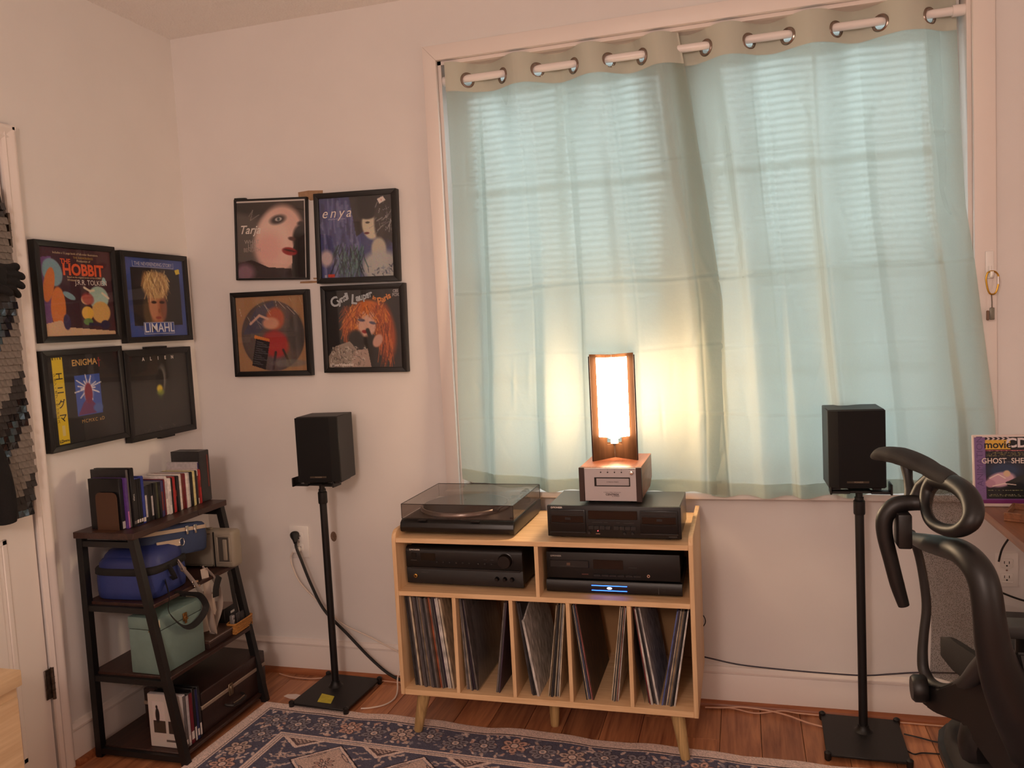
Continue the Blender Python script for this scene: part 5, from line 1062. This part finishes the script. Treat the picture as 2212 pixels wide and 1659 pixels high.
# ------------------------------------------------------------------ rug
def rug():
    U, Vv = 2.65, 1.55; nu, nv = 900, 330
    uu = np.linspace(0, U, nu); vv = np.concatenate([np.linspace(0, .62, 250), np.linspace(.624, Vv, nv - 250)]); u, v = np.meshgrid(uu, vv)
    r = np.random.RandomState(11); c = np.zeros(u.shape + (3,)); CR = np.array((236, 212, 202.)); NV = np.array((98, 98, 116.)); PK = np.array((218, 176, 160.)); GY = np.array((152, 146, 154.)); DK = np.array((62, 56, 66.)); TN = np.array((210, 184, 172.))
    c[:] = CR
    def mixm(a, col):
        nonlocal c; a = np.clip(a, 0, 1)[..., None]; c = c * (1 - a) + col * a
    d = np.minimum(np.minimum(u, U - u), np.minimum(v, Vv - v))
    mixm((d > .046) & (d < .050), DK); mixm((d > .055) & (d < .185), NV); mixm((d > .050) & (d < .054), CR)
    def el(cx, cy, rx, ry, col, rot=0, a=1, ring=0):
        q_ = rx + ry + .004; i0, i1 = np.searchsorted(uu, (cx - q_, cx + q_)); j0, j1 = np.searchsorted(vv, (cy - q_, cy + q_))
        if i1 <= i0 or j1 <= j0: return
        m = (slice(j0, j1), slice(i0, i1))
        x, y_ = u[m] - cx, v[m] - cy; q, s = math.cos(rot), math.sin(rot); dd = np.sqrt(((x * q + y_ * s) / rx) ** 2 + ((-x * s + y_ * q) / ry) ** 2)
        al = np.clip((1 - dd) * 6 + .5, 0, 1) * a
        if ring: al = al * (dd > 1 - ring)
        c[m] = c[m] * (1 - al[..., None]) + col * al[..., None]
    def flower(cx, cy, col, s=1.0, rot=0):
        for k in range(6):
            a = rot + k * math.pi / 3; x, y_ = cx + .022 * s * math.cos(a), cy + .022 * s * math.sin(a)
            el(x, y_, .0165 * s, .012 * s, DK, a); el(x, y_, .0145 * s, .010 * s, col, a); el(x, y_, .006 * s, .004 * s, DK, a, .6)
        el(cx, cy, .013 * s, .013 * s, DK); el(cx, cy, .010 * s, .010 * s, CR); el(cx, cy, .005 * s, .005 * s, col)
    def leafs(n, box, cols):
        for _ in range(n):
            x, y_ = r.uniform(box[0], box[1]), r.uniform(box[2], box[3]); a = r.uniform(0, 3.14); q = r.uniform(.5, 1.1)
            el(x, y_, .011 * q, .0052 * q, cols[r.randint(len(cols))], a, .9)
    leafs(620, (.06, U - .06, .06, .18), [CR, TN, PK, GY, CR]); leafs(260, (.06, .18, .06, 1.0), [CR, TN, PK, GY, CR])
    for i in range(27): flower(.12 + i * .094, .118 + .012 * math.sin(i * 1.9), (PK, GY, TN)[i % 3] if i % 2 else (GY, PK)[i % 2], 1.15, i * .4)
    for i in range(1, 12): flower(.118 + .012 * math.sin(i * 2.1), .118 + i * .094, (PK, GY, TN)[i % 3], 1.15, i * .3)
    mixm((d > .185) & (d < .212), CR); mixm((d > .194) & (d < .197), GY); mixm((d > .203) & (d < .206), DK * .6 + CR * .4)
    ins = d > .212; mixm(ins, NV)
    # curled pale leaves on the navy ground
    for _ in range(1500):
        x, y_ = r.uniform(.22, U - .22), r.uniform(.22, 1.0); a = r.uniform(-.5, .5) + (0 if r.rand() < .7 else 1.5)
        if min(x, y_) < .225: continue
        for k in range(4): el(x + .011 * k * math.cos(a), y_ + .011 * k * math.sin(a) + .005 * math.sin(k * 1.6), .0075, .0036, TN if r.rand() < .7 else CR, a + .5 * math.sin(k * 1.6), .85)
    def diamond(cx, cy, hx, hy):
        q = np.abs(u - cx) / hx + np.abs(v - cy) / hy
        mm = ins & (q < 1.06); mixm(mm, DK); mixm(ins & (q < 1.0), CR); mixm(ins & (q < .90) & (q > .86), GY); mixm(ins & (q < .86), TN)
        for sx in (-1, 1):
            for sy in (-1, 1):
                el(cx + sx * hx * .42, cy + sy * hy * .42, .030, .006, DK, math.atan2(-sx * sy * hy, hx)); el(cx + sx * hx * .42, cy + sy * hy * .42, .026, .0035, TN, math.atan2(-sx * sy * hy, hx))
        for k in range(8):
            a = k * math.pi / 4; el(cx + .022 * math.cos(a), cy + .022 * math.sin(a), .012, .005, DK, a); el(cx + .022 * math.cos(a), cy + .022 * math.sin(a), .008, .003, PK, a)
        el(cx, cy, .008, .008, DK); el(cx, cy, .005, .005, CR)
    for i in range(8):
        for j in range(4): diamond(.43 + i * .285, .33 + j * .27, .115, .105)
    for i in range(9):                                              # half diamonds along the inner edge
        cx = .288 + i * .285; q = np.abs(u - cx) / .075 + np.abs(v - .212) / .055; mixm(ins & (q < 1), CR); mixm(ins & (q < .74), DK * .7 + PK * .3); mixm(ins & (q < .55) & ((np.sin(u * 420) * np.sin(v * 420)) > 0), TN)
    c = c * (1 + r.normal(0, .06, u.shape))[..., None] * (1 - .10 * (r.rand(*u.shape) < .25))[..., None]
    c = np.clip(c, 0, 255) / 255; lin = np.where(c <= .04045, c / 12.92, ((c + .055) / 1.055) ** 2.4)
    edge = np.clip(d / .006, 0, 1)
    wave = .0035 * np.exp(-(v / .10) ** 2) * (np.sin(u * 13 + 1) + .6 * np.sin(u * 29)) * np.clip(u / .3, 0, 1)
    z = .0015 + .0055 * edge + np.maximum(wave, -.002)
    vy = v + .004 * np.sin(u * 17) * np.exp(-(v / .05) ** 2)
    P = np.stack([u, -vy, z], -1).reshape(-1, 3)
    t = thing('area_rug', 'faded navy and blush oriental rug with a pale border', 'rug', (.381, -.266, 0), R(-2.15))
    np_mesh('pile', P, grid_quads(nu, nv), attr_mat('rug_pile', .95, bump=.5, bscale=700, spec=.1), t, lin.reshape(-1, 3))
    MB().box(.004, U - .004, -Vv + .004, -.004, .0002, .0014).build('backing', mat('rug_backing', S(150, 130, 118), .95), t)
rug()

# ------------------------------------------------------------------ office chair
ch = thing('office_chair', 'black ergonomic mesh office chair with a ringed headrest at the desk', 'chair', (2.60, -.98, 0))
CO = Vector((2.60, -.98, 0))
def C3(pts): return [tuple(Vector(p) - CO) for p in pts]
def smoothp(pts, k=5):
    P = [Vector(p) for p in pts]; out = []
    for i in range(len(P) - 1):
        p0, p1, p2, p3 = P[max(i - 1, 0)], P[i], P[i + 1], P[min(i + 2, len(P) - 1)]
        for j in range(k):
            q = j / k; out.append(.5 * ((2 * p1) + (p2 - p0) * q + (2 * p0 - 5 * p1 + 4 * p2 - p3) * q ** 2 + (3 * p1 - p0 - 3 * p2 + p3) * q ** 3))
    return out + [P[-1]]
def lerp_list(v, n): return [float(np.interp(i / (n - 1) * (len(v) - 1), range(len(v)), v)) for i in range(n)]
M_chair = mat('chair_black_nylon', S(20, 17, 17), .46, bump=.04, bscale=200)
M_chair2 = mat('chair_dark_grey', S(40, 37, 36), .5)
M_pad = mat('chair_pad', S(38, 34, 33), .8, bump=.3, bscale=700)
def mesh_cloth():
    m = bpy.data.materials.new('chair_mesh_cloth'); m.use_nodes = True; N = m.node_tree.nodes; L = m.node_tree.links; N.clear()
    o = N.new('ShaderNodeOutputMaterial'); d = N.new('ShaderNodeBsdfDiffuse'); d.inputs[0].default_value = S(66, 57, 50); t = N.new('ShaderNodeBsdfTransparent')
    tc = N.new('ShaderNodeTexCoord'); n = N.new('ShaderNodeTexVoronoi'); n.inputs['Scale'].default_value = 420; mr = N.new('ShaderNodeMapRange'); mr.inputs['From Min'].default_value = .25; mr.inputs['From Max'].default_value = .45; mr.inputs['To Min'].default_value = .08; mr.inputs['To Max'].default_value = .42
    mx = N.new('ShaderNodeMixShader'); L.new(tc.outputs['Object'], n.inputs['Vector']); L.new(n.outputs['Distance'], mr.inputs[0]); L.new(mr.outputs[0], mx.inputs[0]); L.new(d.outputs[0], mx.inputs[1]); L.new(t.outputs[0], mx.inputs[2]); L.new(mx.outputs[0], o.inputs[0]); return m
M_mesh = mesh_cloth()
hr_pts = smoothp(C3([(2.322, -.795, .971), (2.343, -.830, .984), (2.368, -.870, .986), (2.393, -.920, .980), (2.412, -.970, .971), (2.427, -1.030, .965)])); n_ = len(hr_pts)
hr = MB().tube(hr_pts, lerp_list([.008, .032, .039, .036, .028, .017], n_), 18, flat=[(.5, 1)] * (n_ - 8) + [(.5 + .06 * i, 1) for i in range(8)], up=(.25, 0, 1)).build('headrest_wing', M_pad, ch)
rp = smoothp(C3([(2.408, -.970, .958), (2.427, -1.030, .963), (2.440, -1.080, .952), (2.441, -1.110, .930), (2.432, -1.120, .910), (2.417, -1.100, .891), (2.401, -1.060, .883), (2.389, -1.020, .888), (2.389, -.980, .906), (2.397, -.960, .934), (2.408, -.970, .958)]))[:-1]
rc_ = Vector((np.mean([p[0] for p in rp]), np.mean([p[1] for p in rp]), np.mean([p[2] for p in rp]))); rp = [rc_ + (Vector(p) - rc_) * 1.0 for p in rp]
rr_ = lerp_list([.017, .0175, .018, .018, .0165, .013, .0115, .011, .011, .014, .017], len(rp) + 1)[:-1]
MB().tube(rp, rr_, 16, closed=True).build('headrest_ring', M_chair, ch)
V = [(np.mean([p[0] for p in rp]), np.mean([p[1] for p in rp]), np.mean([p[2] for p in rp]))] + [tuple(p) for p in rp]
MB().add(V, [(0, i + 1, (i + 1) % len(rp) + 1) for i in range(len(rp))]).build('headrest_mesh', M_mesh, ch)
MB().tube(C3([(2.371, -.890, .972), (2.372, -.900, .945), (2.372, -.920, .925), (2.373, -.930, .905)]), [.012, .009, .011, .016], 12).build('headrest_strut', M_chair2, ch)
MB().tube(C3([(2.408, -.960, .962), (2.389, -.940, .939), (2.378, -.940, .908)]), [.016, .013, .015], 12).build('headrest_strut', M_chair, ch)
nk = smoothp(C3([(2.397, -.960, .908), (2.374, -.950, .907), (2.344, -.950, .903), (2.327, -.950, .890), (2.318, -.950, .869), (2.319, -.950, .836), (2.329, -.950, .788), (2.340, -.950, .738), (2.352, -.950, .694)]))
MB().tube(nk, lerp_list([.015, .016, .017, .017, .0165, .0155, .0145, .014, .011], len(nk)), 14).build('coat_hanger_arm', M_chair, ch)
MB().box(-.262, -.236, -.004, .050, -.165 + 0, -.095, .004, 2, mat=Matrix.Translation((0, 0, .985))).build('headrest_bracket', M_chair, ch)
tp = smoothp(C3([(2.394, -.800, .807), (2.393, -.825, .802), (2.400, -.920, .818), (2.413, -1.020, .838), (2.424, -1.100, .850), (2.436, -1.150, .838), (2.443, -1.170, .810), (2.448, -1.175, .760), (2.456, -1.170, .702), (2.474, -1.160, .640), (2.500, -1.150, .578), (2.535, -1.13, .50), (2.56, -1.10, .44)]))
MB().tube(tp, lerp_list([.008, .012, .018, .021, .023, .024, .024, .025, .028, .035, .042, .045, .045], len(tp)), 16, flat=(1, 1.05)).build('back_frame', M_chair, ch)
fp_ = smoothp(C3([(2.394, -.800, .807), (2.412, -.785, .751), (2.423, -.780, .687), (2.427, -.780, .631), (2.420, -.785, .573), (2.416, -.790, .528), (2.417, -.800, .495), (2.429, -.830, .478), (2.446, -.900, .500), (2.458, -.980, .553), (2.456, -1.080, .625), (2.460, -1.150, .68)]))
MB().tube(fp_, lerp_list([.009, .009, .0095, .010, .010, .011, .012, .013, .014, .016, .018, .02], len(fp_)), 12).build('back_frame_edge', M_chair2, ch)
# lower back plate
def plate(name, yz, xf, th, m):
    n = len(yz); V = [(xf(y_) - th / 2 - CO.x, y_ - CO.y, z_) for y_, z_ in yz] + [(xf(y_) + th / 2 - CO.x, y_ - CO.y, z_) for y_, z_ in yz]
    b = bmesh.new(); vv = [b.verts.new(v) for v in V]; b.faces.new(vv[:n]); b.faces.new(vv[n:][::-1])
    for i in range(n): b.faces.new((vv[i], vv[n + i], vv[n + (i + 1) % n], vv[(i + 1) % n]))
    bmesh.ops.recalc_face_normals(b, faces=b.faces); bmesh.ops.bevel(b, geom=b.edges[:], offset=.006, segments=3, affect='EDGES'); return MB().bm(b).build(name, m, ch)
plate('lower_back_plate', [(-.812, .488), (-.822, .455), (-.845, .436), (-.88, .440), (-.98, .470), (-1.06, .440), (-1.13, .42), (-1.17, .50), (-1.175, .62), (-1.15, .69), (-1.09, .655), (-.98, .560), (-.90, .505), (-.84, .482)], lambda y_: 2.412 + (-.82 - y_) * .30, .03, M_chair)
MB().lathe([(.026, 0), (.029, .004), (.029, .024), (.024, .030)], 20, Matrix.Translation((2.410 - 2.60, -.86 + .98, .482)) @ Matrix.Rotation(R(-90), 4, 'Y')).build('tension_knob', M_chair, ch)
# mesh back, bowed between the frames
nu, nv = 14, 18; V = []
far_e = lambda f: Vector((float(np.interp(f, [0, .3, .6, 1], [2.428, 2.432, 2.432, 2.404])), -.800 if f < .9 else -.815, .485 + f * .315)); near_e = lambda f: Vector((float(np.interp(f, [0, .4, .8, 1], [2.49, 2.462, 2.448, 2.432])), -1.155, .56 + f * .275))
for j in range(nv):
    f = j / (nv - 1)
    for i in range(nu):
        k = i / (nu - 1); p = far_e(f).lerp(near_e(f), k); V.append((p.x + .055 * math.sin(k * math.pi) - 2.60, p.y + .98, p.z))
np_mesh('back_mesh', np.array(V), grid_quads(nu, nv), M_mesh, ch)
soft('lumbar_pad', M_pad, ch, -.125, .06, .535, .60, .012, .10, [(0, .6), (.2, .95), (.8, .95), (1, .6)], 2.5, rotz=R(18))
soft('seat_shell', M_chair2, ch, .06, 0, .315, .375, .235, .225, [(0, .82), (.3, .94), (.7, 1), (1, 1)], 4); soft('seat_mesh', M_pad, ch, .06, 0, .373, .412, .225, .215, [(0, 1), (.5, .985), (.85, .95), (1, .86)], 4)
sp_ = MB(); sp_.tube(smoothp(C3([(2.50, -.99, .50), (2.47, -.985, .44), (2.50, -.98, .36), (2.58, -.98, .335), (2.66, -.98, .33)])), .030, 12, flat=(1, 1.4)); sp_.build('spine_bracket', M_chair, ch)
for s in (-1, 1):
    m_ = MB(); m_.tube(smoothp([(.02, s * .21, .36), (.03, s * .245, .40), (.03, s * .25, .50), (.03, s * .245, .565)]), .016, 12); m_.build('armrest_post', M_chair, ch)
    MB().box(-.055, .16, s * .245 - .038, s * .245 + .038, .565, .592, .011, 3).build('armrest_pad', mat('armrest_grey', S(84, 84, 84), .6), ch)
MB().tube([(.06, 0, .10), (.06, 0, .325)], .024, 16).build('gas_lift', M_blackm, ch)
for k in range(5):
    a = R(36 + 72 * k); d_ = Vector((math.cos(a), math.sin(a), 0)); o = Vector((.06, 0, 0))
    MB().tube([o + Vector((0, 0, .10)), o + d_ * .16 + Vector((0, 0, .088)), o + d_ * .27 + Vector((0, 0, .066))], [.026, .020, .015], 10).build('base_spoke', M_chair, ch)
    w_ = MB(); pc_ = o + d_ * .27
    for q in (-.012, .012): w_.lathe([(.008, -.007), (.024, -.007), (.026, -.003), (.026, .003), (.024, .007), (.008, .007)], 18, Matrix.Translation(pc_ + Vector((-d_.y, d_.x, 0)) * q + Vector((0, 0, .027))) @ Matrix.Rotation(a, 4, 'Z') @ Matrix.Rotation(R(90), 4, 'X'))
    w_.build('caster', M_black, ch)

# ------------------------------------------------------------------ desk and what stands on it
dk_ = thing('desk', 'brown wood-top desk entering at the right edge', 'desk', (2.653, -.262, 0))
M_desk = wood('walnut_desktop', S(140, 92, 64), S(84, 52, 36), 'Y', .3, 7)
MB().box(0, .72, -1.75, 0, .726, .7495, .003, 2).build('desktop', M_desk, dk_)
MB().box(.16, .70, -1.70, -.06, .690, .7265, .002, 1).build('under_frame', M_blackm, dk_)
for x in (.32, .66):
    for y_ in (-1.66, -.10): MB().box(x - .02, x + .02, y_ - .02, y_ + .02, 0, .691, .002, 1).build('leg', M_blackm, dk_)
MB().box(.105, .165, -.105, -.035, .68, .7265, .003, 1).build('cable_clip', M_black, dk_)
mc = thing('movie_disc_case', 'upright purple movie CD case with a yellow logo panel on the desk', 'disc case', (2.7155, -.300, .7497), R(0), None, rot=(R(-4), 0, R(2)))
W, H = .148, .193
MB().box(-.075, .073, 0, .010, 0, H, .0015, 1).build('jewel_case', mat('clear_case_white', S(214, 196, 190), .3), mc)
A = Art(.140, .178, (112, 66, 128), 140)
A.rect(0, 0, .185, 1, (120, 92, 140)).rect(.19, .0, 1, .93, (22, 18, 30)).rect(.19, .04, .62, .185, (214, 166, 62)).rect(.62, .0, 1, .175, (14, 12, 16)).rect(.19, .195, 1, .21, (140, 50, 60)).rect(0, .945, 1, 1, (108, 34, 96)).ell(.5, .50, .3, .12, (40, 54, 84), .8).ell(.45, .64, .24, .11, (196, 152, 168), .3, -8).ell(.26, .70, .09, .06, (176, 130, 150), .3).ell(.55, .55, .06, .05, (206, 170, 140), .4).poly([(.52, .68), (.95, .52), (1, .58), (.56, .74)], (34, 28, 30)).line([(.25, .62), (.40, .56), (.52, .62)], .008, (228, 206, 196)).line([(.30, .74), (.5, .70), (.7, .72)], .007, (228, 206, 196)).rect(.19, .775, 1, .93, (24, 20, 24))
for i in range(5): A.poly([(.215 + i * .085, .005), (.25 + i * .085, .005), (.28 + i * .085, .022), (.25 + i * .085, .04), (.215 + i * .085, .04), (.245 + i * .085, .022)], (206, 186, 186))
for v_ in (.205, .235, .258, .28): A.streaks(40, .2, .95, v_, v_ + .004, [(176, 160, 80), (150, 140, 90)] if v_ > .21 else [(206, 140, 130)], .02, .004, 0, 4, .8)
for v_ in (.80, .865, .885): A.streaks(36, .22, .95, v_, v_ + .003, [(150, 150, 90), (190, 180, 150)], .02, .004, 0, 4, .8)
A.streaks(40, .02, .17, .02, .9, [(96, 70, 120), (106, 80, 130)], .06, .004, 20, 40, .6)
ca = A.mesh('cover_art', mc, M_art, -.0004, loc=(-.001, 0, .098))
def pt_(s, sz, u_, v_, m, **k): text(s, sz, ((u_ - .5) * .140, -.0009, (.5 - v_) * .178), m, ca, **k)
pt_('movie', .027, .405, .118, tm(30, 22, 12), bold=.0006, sx=1.0); pt_('CD', .034, .74, .095, tm(214, 200, 200), bold=.0012, sx=1.1); pt_('GHOST', .020, .335, .36, tm(220, 200, 190), bold=.0003, sx=.9); pt_('SHELL', .020, .80, .36, tm(220, 200, 190), bold=.0003, sx=.9); pt_('IN THE', .006, .575, .375, tm(120, 120, 130))
pt_('ANIMATION', .022, .095, .36, tm(92, 66, 112), rot=(R(90), R(-90), 0), sx=1.1)
wb_ = thing('wooden_tray', 'corner of a small brown wooden tray on the desk before the CD case', 'tray', (2.735, -.42, .7497), R(-25)); MB().box(-.045, .20, -.06, .06, 0, .006, .001, 1).build('tray_floor', M_desk, wb_)
for (x0, x1, y0, y1) in ((-.045, .20, -.06, -.054), (-.045, .20, .054, .06), (-.045, -.039, -.054, .054), (.194, .20, -.054, .054)): MB().box(x0, x1, y0, y1, .006, .022, .001, 1).build('tray_side', M_desk, wb_)
eg = thing('mint_figurine', 'small round mint green ornament at the right edge of the desk', 'ornament', (2.775, -.365, .7497)); MB().lathe([(.012, 0), (.022, .004), (.030, .022), (.032, .042), (.026, .062), (.012, .074), (.001, .076)], 24).build('body', mat('mint_glaze', S(150, 206, 180), .3), eg); MB().lathe([(.014, 0), (.016, .003)], 20, Matrix.Translation((0, 0, -.0003))).build('base_ring', M_brass, eg)
sb = thing('storage_box', 'black storage box with yellow label stripes on the floor under the desk', 'box', (2.705, -.35, 0)); MB().box(0, .32, .0, .27, .001, .368, .006, 2).build('body', M_black, sb); MB().box(-.006, .326, -.006, .276, .368, .385, .006, 2).build('lid', mat('dark_grey_lid', S(44, 43, 44), .5), sb)
for z_ in (.350, .324): MB().box(-.004, .11, -.0012, .0005, z_, z_ + .010).build('label_stripe', mat('label_yellow', S(224, 200, 40), .5), sb)


# ------------------------------------------------------------------ wall hook with carabiner on the right window casing
hk = thing('adhesive_hook', 'white adhesive hook on the right window casing', 'hook', (2.754, -.02, 1.405)); MB().box(-.011, .011, -.006, -.0002, -.040, .040, .003, 2).build('back_plate', M_white, hk)
MB().tube(smoothp([(0, -.005, -.004), (0, -.010, -.022), (0, -.020, -.034), (0, -.027, -.030), (0, -.028, -.020)]), .0048, 10).build('hook_arm', M_white, hk)
cb = thing('carabiner', 'gold carabiner hanging from the white hook', 'carabiner', (2.756, -.041, 1.349)); M_gold = mat('gold_anodised', S(196, 152, 62), .28, metal=1)
cpts = [(-.012, 0, .032), (-.016, 0, .014), (-.011, 0, -.018), (-.003, 0, -.030), (.009, 0, -.026), (.016, 0, 0), (.016, 0, .022), (.008, 0, .034), (-.004, 0, .036)]
MB().tube(smoothp(cpts + [cpts[0]])[:-1], .0026, 8, closed=True).build('body', M_gold, cb); MB().tube([(.016, 0, -.002), (.016, 0, .020)], .0031, 8).build('gate', M_chrome, cb)
kt = thing('key_tag', 'small grey tag hanging below the gold carabiner', 'tag', (2.755, -.041, 1.262)); MB().box(-.006, .006, -.004, .004, -.018, .018, .002, 2).build('tag', mat('grey_tag', S(120, 116, 104), .4, metal=.4), kt); MB().box(-.015, -.007, -.002, .003, -.019, .010, .002, 1).build('second_tag', mat('brown_tag', S(120, 92, 72), .5), kt)
MB().tube([(.0, .0, .018), (.0, 0, .034), (-.001, 0, .055)], .0016, 6).build('link', M_hinge, kt)

# ------------------------------------------------------------------ sequinned garment on the door, glove, wooden cabinet corner
sw = thing('sequin_cardigan', 'grey and black cardigan covered in overlapping scales hanging on the door', 'cardigan', (.004, -.98, .81))
M_kn = mat('charcoal_knit', S(58, 54, 52), .9, bump=.6, bscale=160, noise=.4, nscale=30); M_s1 = mat('grey_felt_scale', S(132, 122, 114), .85, noise=.35, nscale=60, bump=.4, bscale=240); M_s2 = mat('black_sequin', S(16, 15, 17), .16, coat=.6); M_s3 = mat('dark_felt_scale', S(56, 51, 50), .85, noise=.3, nscale=60, bump=.4, bscale=240)
edge_r = [(.012, .139), (.128, .166), (.30, .158), (.431, .152), (.60, .154), (.711, .156), (.829, .150), (.90, .143), (.955, .135)]
poly = [(-.20, .0), (.0, .0)] + [(y_, z_) for z_, y_ in edge_r] + [(.06, .985), (-.20, .99)]
b_ = MB().prism(poly, 'x', 0, .034, bev=.010); b_.build('knit_body', M_kn, sw)
tw, th_ = .0175, .0200; sc_mesh = {}; KS = .78
def scale_mesh(mk, m):
    if mk not in sc_mesh:
        pts = [(KS * a_, KS * b_) for a_, b_ in ((-.0116, .013), (-.0116, -.010), (-.0095, -.0135), (.0095, -.0135), (.0116, -.010), (.0116, .013))]
        V = [(.0015 if z_ > 0 else .0052, y_, z_) for y_, z_ in pts] + [(0.0, y_, z_) for y_, z_ in pts] ; n = len(pts)
        tmp = MB().add(V, [tuple(range(n)), tuple(range(2 * n - 1, n - 1, -1))] + [(i, (i + 1) % n, n + (i + 1) % n, n + i) for i in range(n)]); me = bpy.data.meshes.new('scale'); me.from_pydata(tmp.v, [], tmp.f); me.materials.append(m); fix(me, 30); sc_mesh[mk] = me
    return sc_mesh[mk]
count = 0; rows = int(.95 / th_)
for j in range(rows):
    z_ = .02 + j * th_; yr = float(np.interp(z_, [a for a, _ in edge_r], [b for _, b in edge_r]))
    for i in range(12):
        y_ = yr - .010 - i * tw - (.5 * tw if j % 2 else 0)
        if y_ < float(np.interp(z_, [0, 1], [-.012, .085])) or count >= 299: break
        q = (z_ * 1.0 + (yr - y_) * 1.35) % .30
        m, k = (M_s2, 'b') if q < .085 else ((M_s3, 'd') if q < .15 else (M_s1, 'g'))
        o = link('scale', scale_mesh(k, m), sw, (.0342, y_ + rng.uniform(-.001, .001), z_)); o.rotation_euler = (0, R(rng.uniform(-6, 3)), R(rng.uniform(-6, 6))); count += 1
sl_ = MB(); sl_.tube(smoothp([(.050, -.03, .32), (.056, -.01, .24), (.058, .012, .16), (.056, .030, .08), (.052, .036, .01)]), [.030, .031, .032, .033, .034, .035, .036, .037, .037, .037, .037, .037, .036, .035, .034, .033, .032, .031, .03, .028, .026], 16, flat=(.75, 1)); sl_.build('sleeve', mat('black_knit_sleeve', S(20, 18, 19), .95, bump=.6, bscale=120), sw)
gv = thing('knit_glove', 'black knitted glove lying across the cardigan on the door', 'glove', (.085, -.945, 1.50)); M_gl = mat('black_glove_knit', S(15, 13, 14), .9, bump=.5, bscale=300)
g_ = MB(); g_.tube(smoothp([(0, -.10, .004), (0, -.05, .004), (.004, -.01, .004), (.004, .03, .002)]), [.026] * 6 + [.032] * 5 + [.036] * 5, 14, flat=(1.15, .55), up=(0, 0, 1))
for (z0, z1, ln, r_) in ((.030, .036, .060, .0105), (.012, .010, .076, .0112), (-.007, -.016, .073, .011), (-.024, -.042, .056, .0098)):
    g_.tube(smoothp([(.006, .015, z0), (.012, .03 + ln * .35, z0 * .8 + z1 * .2), (.010, .03 + ln * .7, z1), (.002, .025 + ln, z1 - .006)]), [r_] * 11 + [r_ * .95, r_ * .9, r_ * .82, r_ * .7, r_ * .4], 10)
g_.tube(smoothp([(.02, -.02, -.022), (.034, .008, -.034), (.034, .030, -.046)]), [.013] * 6 + [.012, .011, .010, .008, .005], 10)
go = g_.build('glove_body', M_gl, gv); mo = go.modifiers.new('merge', 'REMESH'); mo.mode = 'VOXEL'; mo.voxel_size = .003; mo.use_smooth_shade = True
MB().tube([(0, -.105, .004), (0, -.09, .004)], .029, 14, flat=(1.15, .6), up=(0, 0, 1)).build('cuff', M_gl, gv)
wc_ = thing('wooden_cabinet', 'corner of a pale pine cabinet at the lower left edge', 'cabinet', (.02, -1.30, 0)); M_pine = wood('pale_pine', S(214, 184, 148), S(192, 158, 122), 'Y', .5, 8)
MB().box(0, .436, -.62, 0, .543, .580, .003, 2).build('top', M_pine, wc_); MB().box(.008, .425, -.61, -.006, .004, .5425, .002, 1).build('carcass', M_pine, wc_); MB().box(.4245, .433, -.60, -.012, .03, .52, .002, 1).build('door', M_pine, wc_)
